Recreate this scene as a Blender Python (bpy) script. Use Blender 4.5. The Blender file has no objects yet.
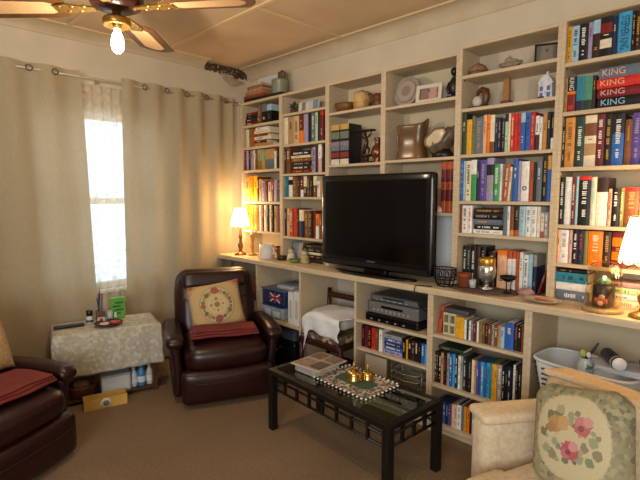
import bpy, math, random
from mathutils import Vector, Matrix, Euler
D = bpy.data; SC = bpy.context.scene; COL = SC.collection
PI = math.pi; rnd = random.Random(7)

# ------------------------------------------------------------------ camera, sky, light, exposure
cam = D.cameras.new('camera'); cam.sensor_width = 36.0; cam.lens = 462.0/640*36; cam.clip_start = .02
co = D.objects.new('camera', cam); COL.objects.link(co); SC.camera = co
_yaw = math.radians(45.4); _p = math.atan(45/462.0)
_f0 = Vector((-math.cos(_yaw), math.sin(_yaw), 0)); _r = Vector((_f0.y, -_f0.x, 0))
_f = _f0*math.cos(_p)+Vector((0, 0, -math.sin(_p))); _u = _r.cross(_f)
co.matrix_world = Matrix(((_r.x, _u.x, -_f.x, 0), (_r.y, _u.y, -_f.y, 0), (_r.z, _u.z, -_f.z, 1.5), (0, 0, 0, 1)))

w = D.worlds.new('sky'); SC.world = w; w.use_nodes = True
w.node_tree.nodes['Background'].inputs[0].default_value = (.86, .93, 1, 1)
w.node_tree.nodes['Background'].inputs[1].default_value = 1.7

def lamp(name, kind, loc, energy, color=(1, 1, 1), size=.1, sizey=None, rot=(0, 0, 0)):
    l = D.lights.new(name, kind); l.energy = energy; l.color = color
    if kind == 'AREA':
        l.size = size
        if sizey: l.shape = 'RECTANGLE'; l.size_y = sizey
    else: l.shadow_soft_size = size
    o = D.objects.new(name, l); COL.objects.link(o); o.location = loc; o.rotation_euler = rot
    return o
# daylight entering by the window in view, plus an added fill light behind the camera for an assumed, unseen source
lamp('window_daylight', 'AREA', (-4.2, 1.5, 1.5), 7, (.9, .95, 1), 1.1, 1.4, (0, -PI/2, 0))
lamp('assumed_rear_fill', 'AREA', (.40, -1.6, 1.6), 90, (.92, .97, 1), 1.8, 1.4, (math.radians(86), 0, math.radians(20)))  # added fill; its source is assumed, no opening is built in that wall

vs = SC.view_settings
vs.view_transform = 'Standard'; vs.look = 'None'; vs.gamma = 1; vs.use_curve_mapping = False; vs.exposure = 0.0

# ------------------------------------------------------------------ helpers
def lin(h):
    h = h.lstrip('#'); c = [int(h[i:i+2], 16)/255 for i in (0, 2, 4)]
    return tuple(x/12.92 if x <= .04045 else ((x+.055)/1.055)**2.4 for x in c)+(1,)
_mc = {}
def M(hx, rough=.55, metal=0, noise=0, scale=12, bump=0, bscale=60, spec=None, name=None):
    """plain procedural material: colour mottled by noise, optional bump"""
    key = (hx, rough, metal, noise, scale, bump, bscale, spec)
    if key in _mc: return _mc[key]
    m = D.materials.new(name or 'mat_'+hx.strip('#')); m.use_nodes = True
    nt = m.node_tree; b = nt.nodes['Principled BSDF']; c = lin(hx)
    b.inputs['Base Color'].default_value = c; b.inputs['Roughness'].default_value = rough; b.inputs['Metallic'].default_value = metal
    if spec is not None: b.inputs['Specular IOR Level'].default_value = spec
    tc = nt.nodes.new('ShaderNodeTexCoord')
    if noise:
        n = nt.nodes.new('ShaderNodeTexNoise'); n.inputs['Scale'].default_value = scale; n.inputs['Detail'].default_value = 4
        r = nt.nodes.new('ShaderNodeValToRGB'); e = r.color_ramp.elements
        e[0].position = .3; e[1].position = .7
        e[0].color = tuple(x*(1-noise) for x in c[:3])+(1,); e[1].color = tuple(min(1, x*(1+noise)) for x in c[:3])+(1,)
        nt.links.new(tc.outputs['Object'], n.inputs['Vector']); nt.links.new(n.outputs['Fac'], r.inputs['Fac']); nt.links.new(r.outputs['Color'], b.inputs['Base Color'])
    if bump:
        n2 = nt.nodes.new('ShaderNodeTexNoise'); n2.inputs['Scale'].default_value = bscale; n2.inputs['Detail'].default_value = 3
        bp = nt.nodes.new('ShaderNodeBump'); bp.inputs['Strength'].default_value = bump; bp.inputs['Distance'].default_value = .004
        nt.links.new(tc.outputs['Object'], n2.inputs['Vector']); nt.links.new(n2.outputs['Fac'], bp.inputs['Height']); nt.links.new(bp.outputs['Normal'], b.inputs['Normal'])
    _mc[key] = m
    return m
def emit(hx, strength, name):
    m = D.materials.new(name); m.use_nodes = True; b = m.node_tree.nodes['Principled BSDF']
    b.inputs['Base Color'].default_value = lin(hx); b.inputs['Emission Color'].default_value = lin(hx); b.inputs['Emission Strength'].default_value = strength
    return m
def glass_mat(name, tint='#ffffff', clear=.85, rough=.02):
    m = D.materials.new(name); m.use_nodes = True; nt = m.node_tree; nt.nodes.clear()
    o = nt.nodes.new('ShaderNodeOutputMaterial'); t = nt.nodes.new('ShaderNodeBsdfTransparent'); g = nt.nodes.new('ShaderNodeBsdfGlossy')
    t.inputs[0].default_value = lin(tint); g.inputs['Roughness'].default_value = rough
    fr = nt.nodes.new('ShaderNodeFresnel'); fr.inputs[0].default_value = 1.5
    ma = nt.nodes.new('ShaderNodeMath'); ma.operation = 'MULTIPLY'; ma.inputs[1].default_value = 6*(1-clear); ma.use_clamp = True
    mx = nt.nodes.new('ShaderNodeMixShader')
    # the exit face of a thin pane does not mirror again
    ge = nt.nodes.new('ShaderNodeNewGeometry'); iv = nt.nodes.new('ShaderNodeMath'); iv.operation = 'SUBTRACT'; iv.inputs[0].default_value = 1
    mu = nt.nodes.new('ShaderNodeMath'); mu.operation = 'MULTIPLY'
    nt.links.new(ge.outputs['Backfacing'], iv.inputs[1]); nt.links.new(ma.outputs[0], mu.inputs[0]); nt.links.new(iv.outputs[0], mu.inputs[1])
    nt.links.new(fr.outputs[0], ma.inputs[0]); nt.links.new(mu.outputs[0], mx.inputs[0]); nt.links.new(t.outputs[0], mx.inputs[1]); nt.links.new(g.outputs[0], mx.inputs[2]); nt.links.new(mx.outputs[0], o.inputs[0])
    return m

class MB:
    """collects faces for ONE mesh object"""
    def __init__(s): s.v = []; s.f = []; s.m = []; s.s = []
    def add(s, vs_, fs_, mat=0, smooth=False, T=None):
        k = len(s.v)
        s.v += [tuple(T @ Vector(p)) if T else tuple(p) for p in vs_]
        for f in fs_: s.f.append([i+k for i in f]); s.m.append(mat); s.s.append(smooth)
        return s
    def box(s, c, d, mat=0, T=None):
        x, y, z = c; a, b, e = d[0]/2, d[1]/2, d[2]/2
        vs_ = [(x+i*a, y+j*b, z+k*e) for i in (-1, 1) for j in (-1, 1) for k in (-1, 1)]
        return s.add(vs_, [(0, 1, 3, 2), (4, 6, 7, 5), (0, 4, 5, 1), (2, 3, 7, 6), (0, 2, 6, 4), (1, 5, 7, 3)], mat, False, T)
    def span(s, a, b, mat=0, T=None):
        return s.box([(a[i]+b[i])/2 for i in range(3)], [abs(b[i]-a[i]) for i in range(3)], mat, T)
    def lathe(s, prof, seg=24, c=(0, 0, 0), mat=0, T=None, smooth=True, close=True, sq=(1, 1)):
        vs_ = []; fs_ = []
        for r, z in prof:
            for i in range(seg):
                a = 2*PI*i/seg; vs_.append((c[0]+r*sq[0]*math.cos(a), c[1]+r*sq[1]*math.sin(a), c[2]+z))
        for j in range(len(prof)-1):
            for i in range(seg):
                i2 = (i+1) % seg; fs_.append((j*seg+i, j*seg+i2, (j+1)*seg+i2, (j+1)*seg+i))
        s.add(vs_, fs_, mat, smooth, T)
        if close:
            k = len(s.v)-len(vs_)
            if prof[0][0] > 1e-5: s.f.append([k+i for i in reversed(range(seg))]); s.m.append(mat); s.s.append(False)
            if prof[-1][0] > 1e-5: s.f.append([k+(len(prof)-1)*seg+i for i in range(seg)]); s.m.append(mat); s.s.append(False)
        return s
    def tube(s, pts, r, seg=8, mat=0, closed=False, T=None):
        pts = [Vector(p) for p in pts]; n = len(pts); vs_ = []; fs_ = []
        rr = r if isinstance(r, (list, tuple)) else [r]*n
        up = None
        for i, p in enumerate(pts):
            a = pts[i-1] if (i > 0 or closed) else p; b = pts[(i+1) % n] if (i < n-1 or closed) else p
            t = (b-a).normalized()
            if up is None: up = Vector((0, 0, 1)) if abs(t.z) < .9 else Vector((1, 0, 0))
            u = (up-t*up.dot(t)).normalized(); up = u; v = t.cross(u)
            for k in range(seg):
                an = 2*PI*k/seg; vs_.append(p+(u*math.cos(an)+v*math.sin(an))*rr[i])
        for i in range(n if closed else n-1):
            j = (i+1) % n
            for k in range(seg):
                k2 = (k+1) % seg; fs_.append((i*seg+k, i*seg+k2, j*seg+k2, j*seg+k))
        if not closed: fs_ += [tuple(reversed(range(seg))), tuple((n-1)*seg+k for k in range(seg))]
        return s.add(vs_, fs_, mat, True, T)
    def ell(s, c, r, seg=20, rings=12, mat=0, T=None, fn=None):
        vs_ = [(0, 0, -1)]; fs_ = []
        for j in range(1, rings):
            t = -PI/2+PI*j/rings
            vs_ += [(math.cos(t)*math.cos(2*PI*i/seg), math.cos(t)*math.sin(2*PI*i/seg), math.sin(t)) for i in range(seg)]
        vs_.append((0, 0, 1)); n = len(vs_)-1
        for i in range(seg):
            i2 = (i+1) % seg; fs_.append((0, 1+i2, 1+i)); fs_.append((n, n-seg+i, n-seg+i2))
            for j in range(rings-2): a = 1+j*seg; fs_.append((a+i, a+i2, a+seg+i2, a+seg+i))
        out = []
        for p in vs_:
            q = Vector((p[0]*r[0], p[1]*r[1], p[2]*r[2]))
            if fn: q = fn(q, p)
            out.append((q[0]+c[0], q[1]+c[1], q[2]+c[2]))
        return s.add(out, fs_, mat, True, T)
    def rbox(s, c, d, r, n=6, mat=0, T=None, fn=None):
        """soft rounded box: a subdivided cube pushed onto a rounded hull; fn(p, unit) may bend it"""
        h = [x/2 for x in d]; r = min(r, *h); idx = {}; vs_ = []; fs_ = []
        def vert(u):
            k = tuple(round(x, 4) for x in u)
            if k in idx: return idx[k]
            # spacing that puts more rings on the rounded rim
            q = [math.copysign(1-(1-abs(x))**1.6, x) if abs(x) > 0 else 0 for x in u]
            p = Vector([q[i]*h[i] for i in range(3)]); inner = Vector([max(-(h[i]-r), min(h[i]-r, p[i])) for i in range(3)])
            dv = p-inner
            if dv.length > 1e-7: p = inner+dv.normalized()*r
            if fn: p = fn(p, q)
            idx[k] = len(vs_); vs_.append((p[0]+c[0], p[1]+c[1], p[2]+c[2])); return idx[k]
        N = 2*n
        for ax in range(3):
            for sg in (-1, 1):
                o1, o2 = [(1, 2), (2, 0), (0, 1)][ax]
                for i in range(N):
                    for j in range(N):
                        q = []
                        for a, b in ((i, j), (i+1, j), (i+1, j+1), (i, j+1)):
                            u = [0, 0, 0]; u[ax] = sg; u[o1] = -1+2*a/N; u[o2] = -1+2*b/N; q.append(vert(u))
                        fs_.append(tuple(q) if sg > 0 else tuple(reversed(q)))
        return s.add(vs_, fs_, mat, True, T)
    def prism(s, poly, y0, y1, mat=0, T=None, axis='y', smooth=False):
        """closed outline in a plane, pushed along the third axis"""
        n = len(poly)
        def P(a, b, t): return {'y': (a, t, b), 'z': (a, b, t), 'x': (t, a, b)}[axis]
        vs_ = [P(a, b, y0) for a, b in poly]+[P(a, b, y1) for a, b in poly]
        fs_ = [tuple(range(n)), tuple(reversed(range(n, 2*n)))]
        s.add(vs_, fs_, mat, False, T); k = len(s.v)-2*n
        for i in range(n):
            j = (i+1) % n; s.f.append([k+i, k+n+i, k+n+j, k+j]); s.m.append(mat); s.s.append(smooth)
        return s
    def grid(s, fn, nu, nv, mat=0, smooth=True, T=None, wrap=False):
        vs_ = [fn(i/nu, j/nv) for j in range(nv+1) for i in range(nu+1)]
        fs_ = [(j*(nu+1)+i, j*(nu+1)+i+1, (j+1)*(nu+1)+i+1, (j+1)*(nu+1)+i) for j in range(nv) for i in range(nu)]
        return s.add(vs_, fs_, mat, smooth, T)
    def build(s, name, mats, parent=None, loc=None, rot=None, bevel=0, solid=0, sub=0, fixn=True):
        me = D.meshes.new(name); me.from_pydata(s.v, [], s.f); me.update()
        for m in (mats if isinstance(mats, (list, tuple)) else [mats]): me.materials.append(m)
        me.polygons.foreach_set('material_index', s.m); me.polygons.foreach_set('use_smooth', s.s)
        if fixn:
            import bmesh
            bm = bmesh.new(); bm.from_mesh(me); bmesh.ops.recalc_face_normals(bm, faces=bm.faces); bm.to_mesh(me); bm.free()
        o = D.objects.new(name, me); COL.objects.link(o)
        if parent: o.parent = parent
        if loc is not None: o.location = loc
        if rot is not None: o.rotation_euler = rot
        if solid: q = o.modifiers.new('thick', 'SOLIDIFY'); q.thickness = solid; q.offset = 0
        if bevel:
            q = o.modifiers.new('bevel', 'BEVEL'); q.width = bevel; q.segments = 2; q.limit_method = 'ANGLE'; q.angle_limit = .7
        if sub: q = o.modifiers.new('sub', 'SUBSURF'); q.levels = sub; q.render_levels = sub
        return o
def tag(o, label, cat, group=None, kind=None):
    o['label'] = label; o['category'] = cat
    if group: o['group'] = group
    if kind: o['kind'] = kind
    return o
def thing(name, label, cat, loc=(0, 0, 0), rz=0, group=None):
    o = D.objects.new(name, None); o.empty_display_size = .05; COL.objects.link(o); o.location = loc; o.rotation_euler = (0, 0, rz)
    return tag(o, label, cat, group)
def struct(o): o['kind'] = 'structure'; return o
def RT(rx=0, ry=0, rz=0, t=(0, 0, 0)): return Matrix.Translation(t) @ Euler((rx, ry, rz)).to_matrix().to_4x4()
def text_mesh(txt, size, mat, name, parent, W, depth=.0006, maxw=None, squash=None):
    """lettering as a mesh; W maps text space (x reading, y up, z out) to the parent's space"""
    c = D.curves.new(name, 'FONT'); c.body = txt; c.size = size; c.extrude = depth; c.align_x = 'CENTER'; c.align_y = 'CENTER'
    t = D.objects.new(name+'_c', c); me = D.meshes.new_from_object(t); D.objects.remove(t)
    me.name = name
    if maxw:
        xs = [v.co.x for v in me.vertices]; k = maxw/(max(xs)-min(xs))
        for v in me.vertices: v.co.x *= k
    me.transform(W); me.materials.clear(); me.materials.append(mat)
    o = D.objects.new(name, me); COL.objects.link(o); o.parent = parent
    return o
# ------------------------------------------------------------------ room shell
XW, YW, ZC = -3.95, 2.95, 2.76          # window wall, bookcase wall, ceiling
XR, YF = 1.35, -1.9
wall_m = M('#cfc3ac', .85, noise=.06, scale=3, bump=.25, bscale=25)
def carpet_mat():
    m = D.materials.new('carpet'); m.use_nodes = True; nt = m.node_tree; b = nt.nodes['Principled BSDF']; b.inputs['Roughness'].default_value = .95; b.inputs['Specular IOR Level'].default_value = .1
    tc = nt.nodes.new('ShaderNodeTexCoord'); n = nt.nodes.new('ShaderNodeTexNoise'); n.inputs['Scale'].default_value = 90; n.inputs['Detail'].default_value = 5
    r = nt.nodes.new('ShaderNodeValToRGB'); r.color_ramp.elements[0].color = lin('#7c6650'); r.color_ramp.elements[1].color = lin('#977e62'); r.color_ramp.elements[0].position = .3; r.color_ramp.elements[1].position = .7
    n2 = nt.nodes.new('ShaderNodeTexNoise'); n2.inputs['Scale'].default_value = 2.2
    mx = nt.nodes.new('ShaderNodeMixRGB'); mx.blend_type = 'MULTIPLY'; mx.inputs[0].default_value = .35
    bp = nt.nodes.new('ShaderNodeBump'); bp.inputs['Strength'].default_value = .6; bp.inputs['Distance'].default_value = .006
    for a, c in ((n, tc), (n2, tc)): nt.links.new(c.outputs['Object'], a.inputs['Vector'])
    nt.links.new(n.outputs['Fac'], r.inputs[0]); nt.links.new(r.outputs[0], mx.inputs[1]); nt.links.new(n2.outputs['Fac'], mx.inputs[2]); nt.links.new(mx.outputs[0], b.inputs['Base Color'])
    nt.links.new(n.outputs['Fac'], bp.inputs['Height']); nt.links.new(bp.outputs[0], b.inputs['Normal'])
    return m
struct(MB().span((XW-.15, YF-.1, -.1), (XR+.1, YW+.1, 0)).build('floor', carpet_mat()))
struct(MB().span((XW-.15, YF-.1, ZC), (XR+.1, YW+.1, ZC+.1)).build('ceiling', M('#d2b795', .8, noise=.10, scale=2.5)))
struct(MB().span((XW-.15, YW, 0), (XR+.1, YW+.1, ZC)).build('wall_back', wall_m))
struct(MB().span((XR, YF-.1, 0), (XR+.1, YW, ZC)).build('wall_right', wall_m))
struct(MB().span((XW-.15, YF-.1, 0), (XR, YF, ZC)).build('wall_front', wall_m))
W0, W1, WZ0, WZ1 = .95, 2.05, .72, 2.16
g = MB(); X0, X1 = XW-.15, XW
g.span((X0, YF, 0), (X1, W0, ZC)).span((X0, W1, 0), (X1, YW, ZC)).span((X0, W0, 0), (X1, W1, WZ0)).span((X0, W0, WZ1), (X1, W1, ZC))
struct(g.build('wall_left', wall_m))
# window: frame with a middle rail and mullion, panes, sill
fr = MB(); x = XW-.08
for a, b in (((W0, WZ0), (W0+.05, WZ1)), ((W1-.05, WZ0), (W1, WZ1)), ((W0, WZ0), (W1, WZ0+.05)), ((W0, WZ1-.05), (W1, WZ1)), ((W0, 1.425), (W1, 1.475)), ((1.80, WZ0), (1.835, WZ1)), ((1.15, WZ0), (1.185, WZ1))):
    fr.span((x-.025, a[0], a[1]), (x+.025, b[0], b[1]))
win = struct(fr.build('window_1', M('#e6ddcc', .5), bevel=.003))
gl = MB().span((x-.003, W0+.05, WZ0+.05), (x+.003, W1-.05, WZ1-.05)).build('pane', glass_mat('window_glass', '#f4fbff', .92), win)
MB().span((XW-.05, W0-.04, WZ0-.03), (XW+.03, W1+.04, WZ0)).build('window_sill', M('#e6ddcc', .5), win, bevel=.004)
# coved cornices: the window-wall one is broken off before the corner
cor_m = M('#c9b79a', .8, noise=.08, scale=6)
def cove(n=7, rx=.125, rz=.075):
    pts = [(0, 0), (rx, 0), (rx, -.012)]
    for i in range(n+1):
        a = PI/2*i/n; pts.append((rx-.008-(rx-.016)*math.sin(a), -.012-(rz-.02)*(1-math.cos(a))))
    pts += [(0, -rz)]
    return pts
pr = [(XW+a, ZC+b) for a, b in cove()]
c1 = struct(MB().prism(pr, YF, 2.44).build('trim_1', cor_m))
pr2 = [(YW-a, ZC+b) for a, b in cove(7, .115, .11)]
def prx(poly, a, b): return MB().prism(poly, a, b, axis='x')
struct(prx(pr2, XW+.02, XR).build('trim_2', cor_m))
# thin cover battens along the cornices and over the ceiling board joints
bat = M('#d8bc90', .6); k = 3
def batten(a, b):
    global k
    struct(MB().span(a, b).build(f'trim_{k}', bat, bevel=.003)); k += 1
for yy in (2.01, 1.23, .45, -.33, -1.1): batten((XW+.12, yy-.017, ZC-.012), (XR, yy+.017, ZC))
for xx, y0 in ((-2.57, 2.01), (-1.35, -1.1), (-.15, -1.1)): batten((xx-.017, y0, ZC-.011), (xx+.017, YW-.11, ZC))
batten((-2.587, YF, ZC-.011), (-2.553, -1.1, ZC))
batten((XW+.115, YF, ZC-.014), (XW+.135, 2.44, ZC)); batten((XW+.15, YW-.125, ZC-.014), (XR, YW-.105, ZC))
# torn plaster at the top of the window wall, next to the corner
rg = random.Random(3); top = []; bot = []
for i in range(23):
    yy = 2.44+i*.0225; top.append((yy, ZC-.004+rg.uniform(-.004, .004)))
    bot.append((yy, ZC-.045-.025*abs(math.sin(i*.9))-rg.uniform(0, .03)-(.02 if i > 15 else 0)))
m = MB(); nn = len(top)
m.prism(top+bot[::-1], XW, XW+.006, axis='x')
def rubble(mb):
    for i in range(60):
        yy = rg.uniform(2.46, 2.92); zz = ZC-rg.uniform(.012, .075); r = rg.uniform(.006, .015)
        mb.ell((XW+.006, yy, zz), (.012, r, r*.8), 7, 5, rg.choice((0, 0, 1)), fn=lambda q, p: q*rg.uniform(.75, 1.2))
rubble(m)
dam = struct(m.build('wall_left_broken_plaster', [M('#54412e', .95, noise=.5, scale=30, bump=.6, bscale=40), M('#94826a', .95, noise=.3, scale=30)]))
dam['label'] = 'dark broken plaster where the cornice is missing near the corner'
# loose flap of old paper hanging below the gap
fl = MB().grid(lambda u, v: (XW+.008+.03*v*v*math.sin(PI*u), 2.62+.26*u+.03*v, ZC-.07-.05*u-.10*v*(.6+.4*math.sin(5*u))), 10, 6)
struct(fl.build('wall_left_torn_paper', M('#b39f80', .9, noise=.15, scale=20), solid=.002))
# skirting on the left wall and front
struct(MB().span((XW, YF, 0), (XW+.018, YW, .11)).build('baseboard_left', M('#c9b48f', .6), bevel=.003))
struct(MB().span((XR-.018, YF, 0), (XR, YW, .11)).build('baseboard_right', M('#c9b48f', .6), bevel=.003))

# ------------------------------------------------------------------ bookcases
def wood_mat():
    m = D.materials.new('pale_board'); m.use_nodes = True; nt = m.node_tree; b = nt.nodes['Principled BSDF']; b.inputs['Roughness'].default_value = .5
    tc = nt.nodes.new('ShaderNodeTexCoord'); mp = nt.nodes.new('ShaderNodeMapping'); mp.inputs['Scale'].default_value = (2, 25, 25)
    n = nt.nodes.new('ShaderNodeTexNoise'); n.inputs['Scale'].default_value = 3; n.inputs['Detail'].default_value = 5
    r = nt.nodes.new('ShaderNodeValToRGB'); r.color_ramp.elements[0].color = lin('#c3ad8c'); r.color_ramp.elements[1].color = lin('#d2bf9f'); r.color_ramp.elements[0].position = .35; r.color_ramp.elements[1].position = .65
    nt.links.new(tc.outputs['Object'], mp.inputs[0]); nt.links.new(mp.outputs[0], n.inputs['Vector']); nt.links.new(n.outputs['Fac'], r.inputs[0]); nt.links.new(r.outputs[0], b.inputs['Base Color'])
    return m
WOOD = wood_mat(); BACK = M('#c8b89a', .7, noise=.05, scale=4); BACKB = M('#eef1f1', .7, noise=.05, scale=4)
TH = .02; YB = 2.94
def bookcase(label, x0, x1, y0, z0, z1, shelves, cat='bookcase', base=False, toppanel=True, back=True, pale=None, group=None, name='bookcase', kick=False, peg=True):
    t = thing(name, label, cat, ((x0+x1)/2, (y0+YB)/2, z0), 0, group); cx, cy = (x0+x1)/2, (y0+YB)/2
    def P(nm, a, b, mt=WOOD, bv=.002):
        return MB().span((a[0]-cx, a[1]-cy, a[2]-z0), (b[0]-cx, b[1]-cy, b[2]-z0)).build(nm, mt, t, bevel=bv)
    P('side_panel', (x0, y0, z0), (x0+TH, YB, z1)); P('side_panel', (x1-TH, y0, z0), (x1, YB, z1))
    if toppanel: P('top_panel', (x0+TH, y0, z1-TH), (x1-TH, YB, z1))
    for z in shelves:
        s = P('shelf', (x0+TH, y0+.003, z-TH), (x1-TH, YB-.006, z))
        if peg:
            for xs in (x0+TH+.003, x1-TH-.003):
                MB().lathe([(.004, 0), (.004, .008)], 8).build('shelf_peg', M('#4a3a2c', .5, .3), s, (xs-cx, y0+.03-cy, z-TH-.008-z0))
    if back:
        zb = pale if pale else z0
        P('back_panel', (x0+TH, YB-.006, zb), (x1-TH, YB, z1-(TH if toppanel else 0)), BACK, 0)
        if pale: P('back_panel', (x0+TH, YB-.006, z0), (x1-TH, YB, zb), BACKB, 0)
    if kick: P('kickboard', (x0+TH, y0+.02, z0), (x1-TH, y0+.035, z0+.04))
    return t
CZ = .925
UY = 2.70
bookcase('tall pale wood bookcase in the corner beside the curtain', -3.74, -3.15, UY, CZ, 2.375, (2.158, 1.953, 1.736, 1.438, 1.16))
bookcase('tall pale wood bookcase, second from the curtain, left of the television', -3.15, -2.585, UY, CZ, 2.375, (2.20, 1.938, 1.686, 1.483, 1.135))
bookcase('tall pale bookcase holding the yellow jug and the gold-topped boxes', -2.585, -2.035, UY, CZ, 2.375, (2.143, 1.738, 1.39), pale=1.37)
bookcase('tall pale bookcase holding the round glass plate and large seashell', -2.035, -1.455, UY, CZ, 2.38, (2.115, 1.745, 1.385), pale=1.365)
bookcase('tall pale bookcase behind the goblets, right of the television', -1.455, -.868, UY, CZ, 2.41, (2.23, 2.03, 1.75, 1.463, 1.26))
bookcase('tall pale bookcase at the far right behind the glass dome', -.868, -.28, UY, CZ, 2.425, (2.193, 1.939, 1.648, 1.34, 1.129))
ct = MB().span((-3.93, 2.492, .885), (.30, YB+.005, CZ)).build('worktop', WOOD, bevel=.006)
tag(ct, 'long pale wood counter running under all the tall bookcases', 'counter')
LZ = .885; LY = 2.505
bookcase('low pale wood unit beside the recliner holding the blue box', -3.28, -2.69, LY, 0, LZ, (.414,), 'shelf unit', toppanel=False, name='low_shelf_unit')
bookcase('low pale wood unit under the television with the silver disc player', -2.125, -1.50, LY, 0, LZ, (.61, .407, .06), 'shelf unit', toppanel=False, name='low_shelf_unit', kick=True)
bookcase('low pale wood unit filled with discs and books, under the goblets', -1.50, -.905, LY, 0, LZ, (.636, .316, .06), 'shelf unit', toppanel=False, name='low_shelf_unit', kick=True)
bookcase('low pale wood unit behind the cream armchair with the white basket', -.905, .26, LY, 0, LZ, (.365, .06), 'shelf unit', toppanel=False, name='low_shelf_unit', kick=True)
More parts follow.
